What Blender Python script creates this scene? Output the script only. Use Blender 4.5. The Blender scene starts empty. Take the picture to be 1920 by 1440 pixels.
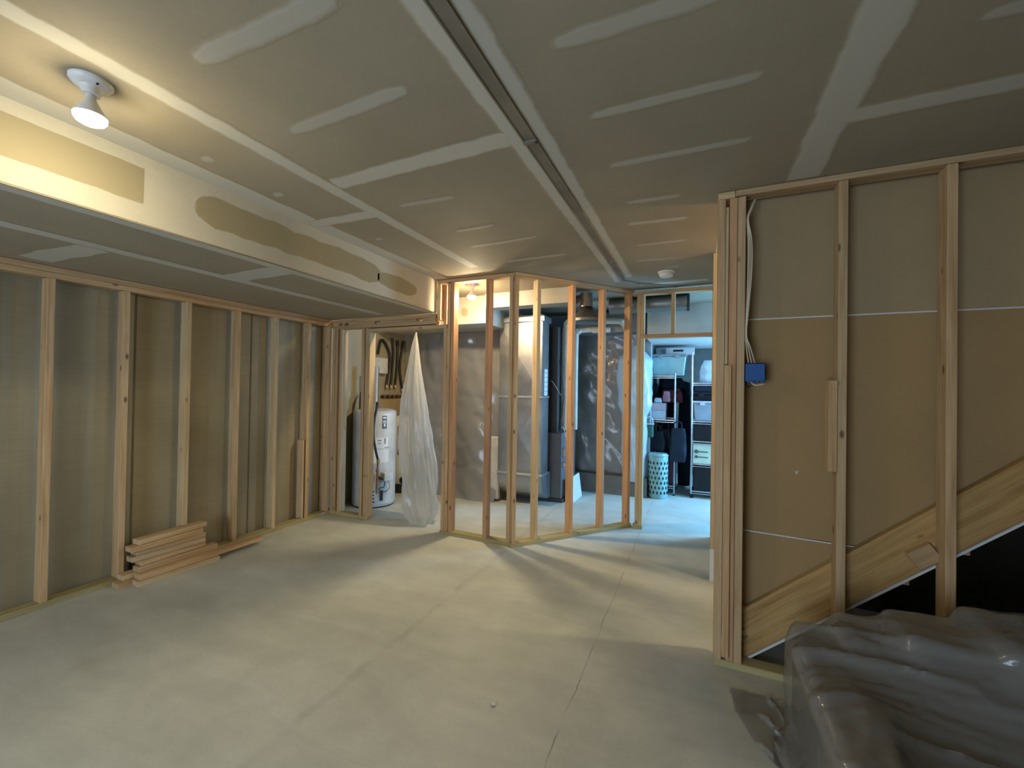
import bpy, bmesh, math, random
import numpy as np
from mathutils import Vector, Matrix, noise

random.seed(7)
SC = bpy.context.scene
COL = SC.collection
PI = math.pi

# ------------------------------------------------------------------ camera, world, light, exposure
EXPOSURE = 1.2
CAM_H = 1.51
F_PX, YAW, PITCH, ROLL = 781.5, 0.4195, 0.00972, 0.01596
fwd = Vector((-math.sin(YAW) * math.cos(PITCH), math.cos(YAW) * math.cos(PITCH), math.sin(PITCH)))
rgt = Vector((math.cos(YAW), math.sin(YAW), 0.0))
upv = rgt.cross(fwd)
r2 = rgt * math.cos(ROLL) + upv * math.sin(ROLL)
u2 = -rgt * math.sin(ROLL) + upv * math.cos(ROLL)
cam_d = bpy.data.cameras.new('camera')
cam_d.sensor_fit = 'HORIZONTAL'
cam_d.sensor_width = 36.0
cam_d.lens = F_PX / 1920.0 * 36.0
cam_d.clip_start = 0.02
cam = bpy.data.objects.new('camera', cam_d)
M = Matrix((r2, u2, -fwd)).transposed().to_4x4()
M.translation = Vector((0, 0, CAM_H))
cam.matrix_world = M
COL.objects.link(cam)
SC.camera = cam

SC.view_settings.view_transform = 'Standard'
SC.view_settings.look = 'None'
SC.view_settings.gamma = 1.0
SC.view_settings.use_curve_mapping = False
SC.view_settings.exposure = EXPOSURE
SC.cycles.max_bounces = 5
SC.cycles.use_adaptive_sampling = True
SC.cycles.adaptive_threshold = 0.04
SC.cycles.diffuse_bounces = 4
SC.cycles.glossy_bounces = 2
SC.cycles.transmission_bounces = 2
SC.cycles.transparent_max_bounces = 6
SC.cycles.caustics_reflective = False
SC.cycles.caustics_refractive = False

world = bpy.data.worlds.new('daylight')
world.use_nodes = True
world.node_tree.nodes['Background'].inputs[0].default_value = (0.50, 0.68, 1.0, 1)
world.node_tree.nodes['Background'].inputs[1].default_value = 1.0
SC.world = world


def area_light(name, loc, target, sx, sy, power, color):
    d = bpy.data.lights.new(name, 'AREA')
    d.shape = 'RECTANGLE'
    d.size, d.size_y = sx, sy
    d.energy = power
    d.color = color
    o = bpy.data.objects.new(name, d)
    o.location = loc
    o.rotation_euler = (Vector(target) - Vector(loc)).to_track_quat('-Z', 'Y').to_euler()
    COL.objects.link(o)
    return o


# daylight entering by the window of the storage room and by the patio door behind the camera
area_light('storage_window_daylight', (1.84, 6.0, 1.55), (-3, 5.6, 0.9), 1.15, 1.25, 85, (0.22, 0.56, 1.0))
area_light('patio_door_daylight', (-1.6, -2.92, 1.1), (-1.7, 3, 0.9), 1.8, 1.9, 42, (0.66, 0.81, 1.0))
# the lamp of the stairwell, hidden behind the stair wall
d = bpy.data.lights.new('stairwell_lamp_light', 'POINT')
d.energy = 26
d.color = (1.0, 0.80, 0.42)
d.shadow_soft_size = 0.05
o = bpy.data.objects.new('stairwell_lamp_light', d)
o.location = (1.55, 3.15, 2.42)
COL.objects.link(o)
BULB_STRENGTH = 165.0
BULB2_STRENGTH = 520.0

# ------------------------------------------------------------------ materials
MATS = {}


class NT:
    def __init__(self, name):
        m = bpy.data.materials.new(name)
        m.use_nodes = True
        self.m = m
        self.t = m.node_tree
        self.b = self.t.nodes['Principled BSDF']
        self.out = self.t.nodes['Material Output']

    def n(self, typ, **kw):
        nd = self.t.nodes.new(typ)
        for k, v in kw.items():
            setattr(nd, k, v)
        return nd

    def l(self, a, b):
        self.t.links.new(a, b)

    def coord(self, scale=(1, 1, 1), kind='Object', rand=False):
        tc = self.n('ShaderNodeTexCoord')
        mp = self.n('ShaderNodeMapping')
        mp.inputs['Scale'].default_value = scale
        if rand:
            oi = self.n('ShaderNodeObjectInfo')
            mu = self.n('ShaderNodeVectorMath', operation='SCALE')
            mu.inputs[0].default_value = (17.3, 9.1, 31.7)
            self.l(oi.outputs['Random'], mu.inputs['Scale'])
            ad = self.n('ShaderNodeVectorMath', operation='ADD')
            self.l(tc.outputs[kind], ad.inputs[0])
            self.l(mu.outputs[0], ad.inputs[1])
            self.l(ad.outputs[0], mp.inputs[0])
        else:
            self.l(tc.outputs[kind], mp.inputs[0])
        return mp.outputs[0]

    def noise(self, co, scale, detail=4, rough=0.55, dist=0.0):
        n = self.n('ShaderNodeTexNoise')
        n.inputs['Scale'].default_value = scale
        n.inputs['Detail'].default_value = detail
        n.inputs['Roughness'].default_value = rough
        n.inputs['Distortion'].default_value = dist
        self.l(co, n.inputs['Vector'])
        return n.outputs['Fac']

    def ramp(self, fac, stops):
        r = self.n('ShaderNodeValToRGB')
        e = r.color_ramp.elements
        while len(e) < len(stops):
            e.new(0.5)
        for i, (p, c) in enumerate(stops):
            e[i].position = p
            e[i].color = (c[0], c[1], c[2], 1) if hasattr(c, '__len__') else (c, c, c, 1)
        self.l(fac, r.inputs[0])
        return r.outputs[0]

    def mix(self, fac, a, b, mode='MIX'):
        x = self.n('ShaderNodeMix', data_type='RGBA', blend_type=mode)
        for s, v in ((0, fac), (6, a), (7, b)):
            if hasattr(v, 'is_linked'):
                self.l(v, x.inputs[s])
            elif s == 0:
                x.inputs[0].default_value = v
            else:
                x.inputs[s].default_value = (v[0], v[1], v[2], 1)
        return x.outputs[2]

    def bump(self, h, strength=0.3, dist=0.01):
        b = self.n('ShaderNodeBump')
        b.inputs['Strength'].default_value = strength
        b.inputs['Distance'].default_value = dist
        self.l(h, b.inputs['Height'])
        self.l(b.outputs[0], self.b.inputs['Normal'])

    def set(self, color=None, rough=None, metal=None, spec=None):
        for k, v in (('Base Color', color), ('Roughness', rough), ('Metallic', metal), ('Specular IOR Level', spec)):
            if v is None:
                continue
            if hasattr(v, 'is_linked'):
                self.l(v, self.b.inputs[k])
            elif k == 'Base Color':
                self.b.inputs[k].default_value = (v[0], v[1], v[2], 1)
            else:
                self.b.inputs[k].default_value = v


def simple(name, color, rough=0.6, metal=0.0, var=0.15, scale=6.0, spec=0.4, bump=0.0):
    t = NT(name)
    co = t.coord(rand=True)
    nz = t.noise(co, scale, 5)
    dark = tuple(c * (1 - var) for c in color)
    lite = tuple(min(1, c * (1 + var)) for c in color)
    t.set(t.ramp(nz, [(0.3, dark), (0.7, lite)]), rough, metal, spec)
    if bump:
        t.bump(nz, bump, 0.01)
    MATS[name] = t.m
    return t.m


def wood(name, c1, c2, c3, knot=1.0, rough=0.65):
    """pine: grain along local Z of each board"""
    t = NT(name)
    co = t.coord((1, 1, 0.055), rand=True)
    g1 = t.noise(co, 30, 5, 0.6, 0.4)
    co2 = t.coord((1, 1, 0.03), rand=True)
    g2 = t.noise(co2, 110, 3, 0.6, 0.2)
    base = t.ramp(g1, [(0.28, c1), (0.5, c2), (0.72, c3)])
    fine = t.ramp(g2, [(0.35, 0.80), (0.65, 1.08)])
    c = t.mix(0.6, base, fine, 'MULTIPLY')
    # knots
    co3 = t.coord((1, 1, 0.45), rand=True)
    v = t.n('ShaderNodeTexVoronoi')
    v.inputs['Scale'].default_value = 10.0
    t.l(co3, v.inputs['Vector'])
    k = t.ramp(v.outputs['Distance'], [(0.07, 1.0), (0.13, 0.0)])
    kk = t.n('ShaderNodeMath', operation='MULTIPLY')
    t.l(k, kk.inputs[0])
    kk.inputs[1].default_value = 0.85 * knot
    c = t.mix(kk.outputs[0], c, (c1[0] * 0.28, c1[1] * 0.22, c1[2] * 0.2))
    oi = t.n('ShaderNodeObjectInfo')
    tone = t.ramp(oi.outputs['Random'], [(0.0, (0.86, 0.84, 0.82)), (0.5, (1.0, 0.98, 0.95)), (1.0, (1.06, 0.96, 0.86))])
    c = t.mix(1.0, c, tone, 'MULTIPLY')
    t.set(c, rough, 0, 0.3)
    t.bump(g2, 0.12, 0.003)
    MATS[name] = t.m
    return t.m


PAPER = (0.375, 0.325, 0.235)
MUD = (0.56, 0.535, 0.455)
SMEAR = (0.475, 0.445, 0.37)

wood('pine', (0.44, 0.275, 0.135), (0.57, 0.40, 0.22), (0.66, 0.49, 0.30))
wood('pine_red', (0.46, 0.235, 0.11), (0.60, 0.345, 0.175), (0.66, 0.43, 0.24))
wood('pine_pale', (0.50, 0.36, 0.19), (0.62, 0.47, 0.27), (0.68, 0.54, 0.34), 0.6)
wood('treated', (0.36, 0.31, 0.13), (0.45, 0.39, 0.19), (0.52, 0.45, 0.25), 0.5)
wood('stringer_pine', (0.34, 0.19, 0.06), (0.50, 0.31, 0.115), (0.58, 0.40, 0.18), 0.7)


def mk_paper(name, col, weave=True):
    t = NT(name)
    co = t.coord()
    a = t.noise(co, 1.3, 4)
    b = t.noise(co, 60, 2)
    c = t.ramp(a, [(0.3, tuple(x * 0.9 for x in col)), (0.7, tuple(x * 1.08 for x in col))])
    c = t.mix(0.10, c, t.ramp(b, [(0.3, 0.6), (0.7, 1.0)]), 'MULTIPLY')
    t.set(c, 0.75, 0, 0.25)
    t.bump(b, 0.05, 0.002)
    MATS[name] = t.m


mk_paper('drywall_paper', PAPER)
mk_paper('drywall_back', (0.40, 0.26, 0.115))
mk_paper('drywall_back_grey', (0.385, 0.285, 0.155))
mk_paper('mud', MUD)
mk_paper('white_drywall', (0.72, 0.71, 0.68))
mk_paper('painted_back', (0.62, 0.60, 0.55))


def mk_feather(name, c0, c1):
    """compound feathered over paper: mask is a mesh attribute"""
    t = NT(name)
    at = t.n('ShaderNodeAttribute', attribute_name='mask')
    co = t.coord()
    nz = t.noise(co, 14, 4)
    ad = t.n('ShaderNodeMath', operation='MULTIPLY_ADD')
    t.l(nz, ad.inputs[0])
    ad.inputs[1].default_value = 0.9
    ad.inputs[2].default_value = -0.45
    sm = t.n('ShaderNodeMath', operation='ADD', use_clamp=True)
    t.l(at.outputs['Fac'], sm.inputs[0])
    t.l(ad.outputs[0], sm.inputs[1])
    mk = t.ramp(sm.outputs[0], [(0.25, 0.0), (0.75, 1.0)])
    mu = t.n('ShaderNodeMath', operation='MULTIPLY')
    sq = t.ramp(at.outputs['Fac'], [(0.0, 0.0), (0.25, 1.0)])
    t.l(mk, mu.inputs[0])
    t.l(sq, mu.inputs[1])
    a = t.noise(co, 1.3, 4)
    base = t.ramp(a, [(0.3, tuple(x * 0.9 for x in c0)), (0.7, tuple(x * 1.08 for x in c0))])
    t.set(t.mix(mu.outputs[0], base, c1), 0.7, 0, 0.25)
    MATS[name] = t.m


mk_feather('compound', PAPER, MUD)
mk_feather('thin_compound', PAPER, SMEAR)
mk_feather('bare_paper', MUD, (0.37, 0.325, 0.215))


def mk_concrete_floor():
    t = NT('concrete_floor')
    co = t.coord()
    a = t.noise(co, 0.75, 5, 0.6, 0.6)
    b = t.noise(co, 5, 6, 0.65, 0.3)
    c = t.noise(co, 70, 3)
    st = t.noise(t.coord((0.6, 2.2, 1)), 2.0, 6, 0.6, 1.0)
    col = t.ramp(a, [(0.3, (0.52, 0.53, 0.465)), (0.55, (0.62, 0.635, 0.565)), (0.75, (0.69, 0.705, 0.635))])
    col = t.mix(0.5, col, t.ramp(b, [(0.3, 0.80), (0.6, 1.0)]), 'MULTIPLY')
    col = t.mix(0.35, col, t.ramp(st, [(0.38, 0.78), (0.6, 1.05)]), 'MULTIPLY')
    col = t.mix(0.12, col, t.ramp(c, [(0.35, 0.6), (0.6, 1.0)]), 'MULTIPLY')
    # trowel mark, a dark rubbed line towards the left
    tc = t.n('ShaderNodeTexCoord')
    sp = t.n('ShaderNodeSeparateXYZ')
    t.l(tc.outputs['Object'], sp.inputs[0])

    def crack(x0, amp, width, dark, col, ymin=-9, ymax=9):
        nz = t.noise(t.coord((0.001, 1, 1)), 3.0, 6, 0.7)
        o1 = t.n('ShaderNodeMath', operation='MULTIPLY_ADD')
        t.l(nz, o1.inputs[0])
        o1.inputs[1].default_value = amp
        o1.inputs[2].default_value = x0 - amp / 2
        s1 = t.n('ShaderNodeMath', operation='SUBTRACT')
        t.l(sp.outputs['X'], s1.inputs[0])
        t.l(o1.outputs[0], s1.inputs[1])
        ab = t.n('ShaderNodeMath', operation='ABSOLUTE')
        t.l(s1.outputs[0], ab.inputs[0])
        dv = t.n('ShaderNodeMath', operation='DIVIDE')
        t.l(ab.outputs[0], dv.inputs[0])
        dv.inputs[1].default_value = width
        mk = t.ramp(dv.outputs[0], [(0.35, 1.0), (1.0, 0.0)])
        pn = t.noise(t.coord((0.001, 1, 1)), 4.5, 3)
        pm = t.ramp(pn, [(0.40, 0.15), (0.60, 1.0)])
        m2 = t.n('ShaderNodeMath', operation='MULTIPLY')
        t.l(mk, m2.inputs[0])
        t.l(pm, m2.inputs[1])
        m3 = t.n('ShaderNodeMath', operation='MULTIPLY')
        t.l(m2.outputs[0], m3.inputs[0])
        m3.inputs[1].default_value = dark
        return t.mix(m3.outputs[0], col, (0.10, 0.09, 0.075)), m3.outputs[0]
    col, m = crack(-0.545, 0.05, 0.0045, 0.6, col)
    col, _ = crack(-1.62, 0.10, 0.035, 0.16, col)
    t.set(col, t.ramp(b, [(0.3, 0.42), (0.7, 0.60)]), 0, 0.4)
    t.bump(c, 0.06, 0.003)
    MATS['concrete_floor'] = t.m


mk_concrete_floor()


def mk_concrete_wall():
    t = NT('concrete_wall')
    co = t.coord()
    a = t.noise(co, 1.1, 5, 0.6)
    w = t.noise(t.coord((1, 1, 30)), 3.5, 3)
    s = t.noise(t.coord((1, 6, 0.25)), 1.6, 4)
    col = t.ramp(a, [(0.3, (0.325, 0.28, 0.18)), (0.7, (0.44, 0.39, 0.265))])
    col = t.mix(0.35, col, t.ramp(w, [(0.35, 0.82), (0.65, 1.0)]), 'MULTIPLY')
    col = t.mix(0.5, col, t.ramp(s, [(0.30, 0.70), (0.55, 1.0)]), 'MULTIPLY')
    t.set(col, 0.55, 0, 0.4)
    t.bump(w, 0.12, 0.004)
    MATS['concrete_wall'] = t.m


mk_concrete_wall()


def mk_plastic(name, color, clear, rough=0.28, trans=0.35, bscale=9, bstr=0.5):
    t = NT(name)
    co = t.coord()
    nz = t.noise(co, bscale, 5, 0.6, 0.8)
    t.set(color, rough, 0, 0.6)
    t.b.inputs['Coat Weight'].default_value = 0.7
    t.b.inputs['Coat Roughness'].default_value = 0.12
    t.bump(nz, bstr, 0.012)
    tl = t.n('ShaderNodeBsdfTranslucent')
    tl.inputs[0].default_value = (color[0], color[1], color[2], 1)
    tp = t.n('ShaderNodeBsdfTransparent')
    m1 = t.n('ShaderNodeMixShader')
    m1.inputs[0].default_value = trans
    t.l(t.b.outputs[0], m1.inputs[1])
    t.l(tl.outputs[0], m1.inputs[2])
    m2 = t.n('ShaderNodeMixShader')
    m2.inputs[0].default_value = clear
    t.l(m1.outputs[0], m2.inputs[1])
    t.l(tp.outputs[0], m2.inputs[2])
    t.l(m2.outputs[0], t.out.inputs['Surface'])
    MATS[name] = t.m


mk_plastic('plastic_drape', (0.37, 0.36, 0.335), 0.44, 0.20, 0.10, 22, 0.2)
mk_plastic('plastic_curtain', (0.78, 0.75, 0.68), 0.42, 0.26, 0.45, 12, 0.5)
mk_plastic('plastic_wall', (0.34, 0.34, 0.34), 0.30, 0.15, 0.10, 5, 0.9)
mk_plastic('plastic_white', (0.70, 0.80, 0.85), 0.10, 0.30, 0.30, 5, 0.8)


def mk_metal(name, color, rough=0.35, spangle=True):
    t = NT(name)
    co = t.coord()
    nz = t.noise(co, 3.0, 4)
    v = t.n('ShaderNodeTexVoronoi')
    v.inputs['Scale'].default_value = 45
    t.l(co, v.inputs['Vector'])
    c = t.ramp(nz, [(0.3, tuple(x * 0.85 for x in color)), (0.7, color)])
    if spangle:
        c = t.mix(0.12, c, v.outputs['Color'], 'MULTIPLY')
    t.set(c, t.ramp(nz, [(0.3, rough * 0.8), (0.7, rough * 1.25)]), 0.9, 0.5)
    t.bump(nz, 0.15, 0.02)
    MATS[name] = t.m


mk_metal('galvanized', (0.46, 0.47, 0.47), 0.33)
mk_metal('dull_metal', (0.30, 0.29, 0.27), 0.5, False)
mk_metal('chrome', (0.55, 0.57, 0.59), 0.25, False)
mk_metal('bright_metal', (0.80, 0.81, 0.81), 0.28, False)
simple('raceway_metal', (0.235, 0.205, 0.155), 0.55, 0.1)
simple('white_enamel', (0.58, 0.565, 0.52), 0.35)
simple('heater_grey', (0.44, 0.46, 0.47), 0.4)
simple('label_white', (0.78, 0.76, 0.72), 0.6, var=0.05)
simple('label_print', (0.10, 0.10, 0.10), 0.6)
simple('black_rubber', (0.018, 0.018, 0.018), 0.45)
simple('black_iron', (0.03, 0.028, 0.026), 0.5)
simple('copper', (0.50, 0.27, 0.15), 0.35, 0.8)
simple('brass', (0.50, 0.38, 0.16), 0.35, 0.8)
simple('pvc', (0.62, 0.57, 0.47), 0.4)
simple('furnace_grey', (0.16, 0.16, 0.17), 0.45)
simple('furnace_dark', (0.06, 0.055, 0.055), 0.5)
simple('white_plastic', (0.78, 0.77, 0.74), 0.4)
simple('porcelain', (0.75, 0.74, 0.72), 0.3)
simple('blue_plastic', (0.02, 0.10, 0.33), 0.4)
simple('cable_white', (0.66, 0.58, 0.42), 0.5)
simple('insulation_grey', (0.30, 0.31, 0.32), 0.8)
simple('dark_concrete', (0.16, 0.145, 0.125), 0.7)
simple('wall_joint', (0.19, 0.17, 0.12), 0.8)
simple('sofa_fabric', (0.035, 0.033, 0.032), 0.85)
simple('fabric_black', (0.010, 0.013, 0.017), 0.95, spec=0.1)
simple('fabric_navy', (0.020, 0.028, 0.040), 0.95, spec=0.1)
simple('fabric_red', (0.16, 0.035, 0.05), 0.8)
simple('fabric_pink', (0.45, 0.20, 0.24), 0.8)
simple('pink_card', (0.55, 0.38, 0.40), 0.6)
simple('white_card', (0.50, 0.52, 0.53), 0.6)
simple('green_plastic', (0.02, 0.09, 0.075), 0.35)
simple('teal_glaze', (0.26, 0.47, 0.46), 0.16, spec=0.6)
simple('teal_tote', (0.27, 0.46, 0.46), 0.3)
simple('grey_tote', (0.28, 0.32, 0.36), 0.35)
simple('pale_green_card', (0.52, 0.58, 0.44), 0.6)
simple('dark_print', (0.08, 0.10, 0.075), 0.6)
simple('black_plastic', (0.008, 0.009, 0.010), 0.5, spec=0.25)
simple('under_stair_shade', (0.03, 0.026, 0.02), 0.9)
simple('glass_pane', (0.6, 0.75, 0.85), 0.05)


def mk_emit(name, color, strength):
    m = bpy.data.materials.new(name)
    m.use_nodes = True
    nt = m.node_tree
    nt.nodes.remove(nt.nodes['Principled BSDF'])
    e = nt.nodes.new('ShaderNodeEmission')
    e.inputs[0].default_value = (*color, 1)
    e.inputs[1].default_value = strength
    nt.links.new(e.outputs[0], nt.nodes['Material Output'].inputs[0])
    MATS[name] = m


mk_emit('bulb_glow', (1.0, 0.84, 0.53), BULB_STRENGTH)
mk_emit('bulb_glow_utility', (1.0, 0.80, 0.50), BULB2_STRENGTH)

# ------------------------------------------------------------------ builders


def link(name, mesh, mat, parent=None):
    o = bpy.data.objects.new(name, mesh)
    if mat:
        mesh.materials.append(MATS[mat])
    COL.objects.link(o)
    if parent is not None:
        o.parent = parent
        o.matrix_parent_inverse = world_of(parent).inverted()
    return o


def world_of(p):
    m = p.matrix_basis.copy()
    if p.parent is not None:
        m = world_of(p.parent) @ p.matrix_parent_inverse @ m
    return m


def smooth(mesh, angle=40):
    mesh.polygons.foreach_set('use_smooth', [True] * len(mesh.polygons))
    try:
        mesh.set_sharp_from_angle(angle=math.radians(angle))
    except Exception:
        pass


def from_bm(name, bm, mat, parent=None, sm=False, bevel=0.0):
    if bevel:
        bmesh.ops.bevel(bm, geom=bm.edges[:], offset=bevel, segments=1, affect='EDGES', profile=0.5)
    bmesh.ops.recalc_face_normals(bm, faces=bm.faces[:])
    me = bpy.data.meshes.new(name)
    bm.to_mesh(me)
    bm.free()
    if sm:
        smooth(me)
    return link(name, me, mat, parent)


def bm_box(bm, lo, hi):
    x0, y0, z0 = lo
    x1, y1, z1 = hi
    vs = [bm.verts.new(p) for p in ((x0, y0, z0), (x1, y0, z0), (x1, y1, z0), (x0, y1, z0), (x0, y0, z1), (x1, y0, z1), (x1, y1, z1), (x0, y1, z1))]
    for f in ((0, 3, 2, 1), (4, 5, 6, 7), (0, 1, 5, 4), (1, 2, 6, 5), (2, 3, 7, 6), (3, 0, 4, 7)):
        bm.faces.new([vs[i] for i in f])


def box(name, lo, hi, mat, parent=None, bevel=0.0):
    """box whose local origin is its centre"""
    c = [(a + b) / 2 for a, b in zip(lo, hi)]
    bm = bmesh.new()
    bm_box(bm, [a - b for a, b in zip(lo, c)], [a - b for a, b in zip(hi, c)])
    o = from_bm(name, bm, mat, parent, bevel=bevel)
    o.location = c
    return o


def boxes(name, lst, mat, parent=None, bevel=0.0):
    bm = bmesh.new()
    for lo, hi in lst:
        bm_box(bm, lo, hi)
    return from_bm(name, bm, mat, parent, bevel=bevel)


def board(name, a, b, thk, wid, side, mat, parent=None, bevel=0.0022):
    """a length of timber from a to b; side = direction of the thin dimension; grain along local Z"""
    a, b = Vector(a), Vector(b)
    z = (b - a).normalized()
    s = Vector(side)
    x = (s - z * s.dot(z)).normalized()
    y = z.cross(x)
    L = (b - a).length
    bm = bmesh.new()
    bm_box(bm, (-thk / 2, -wid / 2, -L / 2), (thk / 2, wid / 2, L / 2))
    o = from_bm(name, bm, mat, parent, bevel=bevel)
    m = Matrix((x, y, z)).transposed().to_4x4()
    m.translation = (a + b) / 2
    o.matrix_basis = m
    return o


def sweep(name, pts, rad, mat, parent=None, seg=8, cap=True, smooth_path=True):
    pts = [Vector(p) for p in pts]
    if smooth_path and len(pts) > 2:
        P = [pts[0]] + pts + [pts[-1]]
        out = []
        for i in range(1, len(P) - 2):
            for k in range(6):
                t = k / 6
                p0, p1, p2, p3 = P[i - 1], P[i], P[i + 1], P[i + 2]
                out.append(0.5 * ((2 * p1) + (p2 - p0) * t + (2 * p0 - 5 * p1 + 4 * p2 - p3) * t * t + (3 * p1 - p0 - 3 * p2 + p3) * t ** 3))
        out.append(pts[-1])
        pts = out
    bm = bmesh.new()
    rings = []
    n0 = None
    for i, p in enumerate(pts):
        d = (pts[min(i + 1, len(pts) - 1)] - pts[max(i - 1, 0)]).normalized()
        if n0 is None:
            n0 = d.orthogonal().normalized()
        n0 = (n0 - d * n0.dot(d))
        if n0.length < 1e-4:
            n0 = d.orthogonal()
        n0.normalize()
        b = d.cross(n0)
        r = rad(i / (len(pts) - 1)) if callable(rad) else rad
        rings.append([bm.verts.new(p + (n0 * math.cos(2 * PI * k / seg) + b * math.sin(2 * PI * k / seg)) * r) for k in range(seg)])
    for A, B in zip(rings, rings[1:]):
        for k in range(seg):
            bm.faces.new((A[k], A[(k + 1) % seg], B[(k + 1) % seg], B[k]))
    if cap:
        bm.faces.new(rings[0][::-1])
        bm.faces.new(rings[-1])
    return from_bm(name, bm, mat, parent, sm=True)


def lathe(name, prof, mat, parent=None, loc=(0, 0, 0), seg=24, rot=None, sm=True):
    """profile (r, z) turned about local Z at loc"""
    bm = bmesh.new()
    rings = []
    for r, z in prof:
        if r < 1e-5:
            rings.append([bm.verts.new((0, 0, z))])
        else:
            rings.append([bm.verts.new((r * math.cos(2 * PI * k / seg), r * math.sin(2 * PI * k / seg), z)) for k in range(seg)])
    for A, B in zip(rings, rings[1:]):
        for k in range(seg):
            a, b, c, d = A[k % len(A)], A[(k + 1) % len(A)], B[(k + 1) % len(B)], B[k % len(B)]
            vs = []
            for v in (a, b, c, d):
                if v not in vs:
                    vs.append(v)
            if len(vs) > 2:
                try:
                    bm.faces.new(vs)
                except ValueError:
                    pass
    o = from_bm(name, bm, mat, parent, sm=sm)
    o.location = loc
    if rot:
        o.rotation_euler = rot
    return o


def extrude_poly(name, poly, y0, y1, mat, parent=None, axis='Y', bevel=0.0):
    """poly in the plane across axis (Y: xz, X: yz, Z: xy)"""
    bm = bmesh.new()

    def v3(p, t):
        return {'Y': (p[0], t, p[1]), 'X': (t, p[0], p[1]), 'Z': (p[0], p[1], t)}[axis]
    A = [bm.verts.new(v3(p, y0)) for p in poly]
    B = [bm.verts.new(v3(p, y1)) for p in poly]
    n = len(poly)
    bm.faces.new(A)
    bm.faces.new(B[::-1])
    for i in range(n):
        bm.faces.new((A[i], B[i], B[(i + 1) % n], A[(i + 1) % n]))
    return from_bm(name, bm, mat, parent, bevel=bevel)


def sheet(name, fn, nu, nv, mat, parent=None, wrap=False):
    """grid surface fn(u, v) -> point"""
    vs = []
    for j in range(nv + 1):
        for i in range(nu + (0 if wrap else 1)):
            vs.append(fn(i / nu, j / nv))
    w = nu if wrap else nu + 1
    fs = []
    for j in range(nv):
        for i in range(nu):
            a, b = i, (i + 1) % w if wrap else i + 1
            fs.append((j * w + a, j * w + b, (j + 1) * w + b, (j + 1) * w + a))
    me = bpy.data.meshes.new(name)
    me.from_pydata([tuple(v) for v in vs], [], fs)
    smooth(me, 80)
    return link(name, me, mat, parent)


def thing(name, label, cat, loc=(0, 0, 0), group=None):
    o = bpy.data.objects.new(name, None)
    o.empty_display_size = 0.1
    COL.objects.link(o)
    o.location = loc
    o['label'] = label
    o['category'] = cat
    if group:
        o['group'] = group
    return o


def tag(o, label, cat, group=None):
    o['label'] = label
    o['category'] = cat
    if group:
        o['group'] = group
    return o


def struct(o, label=None):
    o['kind'] = 'structure'
    if label:
        o['label'] = label
    return o


def patch(name, a, b, w, mat, parent, normal=(0, 0, -1), feather=0.018, taper=0.12, wob=0.10, seed=0, lift=0.0012):
    """a feathered smear of compound from a to b lying on a surface, about a millimetre thick"""
    a, b, n = Vector(a), Vector(b), Vector(normal)
    L = (b - a).length
    d = (b - a) / L
    s = n.cross(d)
    N = max(4, int(L / 0.03))
    offs = [(-1, -1), (-1, 0), (0, 0), (1, 0), (1, 1)]
    vs, mk, fs = [], [], []
    for i in range(N + 1):
        t = i / N
        e = min(t, 1 - t) * L
        k = min(1.0, math.sqrt(max(e, 0.0) / taper)) if taper > 0 else 1.0
        for q, (sg, fo) in enumerate(offs):
            nz = noise.noise(Vector((t * L * 7 + seed * 13.1, q // 3 * 5.3, seed * 1.7))) * wob
            ww = (w / 2) * max(k, 0.05) * (1 + nz * 2)
            off = sg * ww + (fo * feather)
            m = 0.0 if fo or (taper > 0 and i in (0, N)) else 1.0
            vs.append(a + d * (t * L) + s * off + n * (lift if m else 0.0003))
            mk.append(m)
    for i in range(N):
        for q in range(4):
            fs.append((i * 5 + q, i * 5 + q + 1, (i + 1) * 5 + q + 1, (i + 1) * 5 + q))
    me = bpy.data.meshes.new(name)
    me.from_pydata([tuple(v) for v in vs], [], fs)
    at = me.attributes.new('mask', 'FLOAT', 'POINT')
    at.data.foreach_set('value', mk)
    return link(name, me, mat, parent)


# ------------------------------------------------------------------ the setting
ZC = 2.62       # ceiling
XS = -2.49      # soffit face
ZS = 2.285      # soffit underside
XL = -3.95      # front plane of the left stud wall
XW = -4.085     # left foundation wall
YR = 2.58       # front plane of the right stud wall

floor = struct(box('floor', (-4.5, -3.2, -0.12), (3.6, 8.4, 0.0), 'concrete_floor'), 'pale grey concrete slab floor')
floor.data.transform(Matrix.Translation(floor.location))
floor.location = (0, 0, 0)

ceiling = struct(boxes('ceiling', [((-4.5, -3.2, ZC), (3.6, 2.66, ZC + 0.12)), ((-4.5, 2.66, ZC), (0.12, 8.4, ZC + 0.12)),
                                   ((0.12, 3.80, ZC), (3.6, 8.4, ZC + 0.12))], 'drywall_paper'), 'taped but unpainted drywall ceiling')
soffit = struct(boxes('ceiling_soffit', [((-4.2, -3.1, ZS), (XS, 3.625, ZC - 0.001))], 'mud'), 'long drywall soffit with a dropped lower face')
soffit['category'] = 'soffit'
del soffit['category']
sb = box('soffit_underside', (-4.2, -3.1, ZS - 0.008), (XS - 0.002, 3.622, ZS - 0.0005), 'drywall_paper', soffit)

struct(box('wall_left', (-4.3, -3.1, 0), (XW, 6.4, ZC), 'concrete_wall'), 'grey concrete foundation wall')
# rear wall with the patio door opening, behind the camera
struct(boxes('wall_rear', [((-4.3, -3.2, 0), (-2.55, -3.0, ZC)), ((-0.65, -3.2, 0), (3.5, -3.0, ZC)), ((-2.55, -3.2, 2.08), (-0.65, -3.0, ZC))], 'drywall_back_grey'))
struct(box('wall_right', (3.4, -3.0, 0), (3.5, 8.3, ZC), 'drywall_back_grey'))
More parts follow.
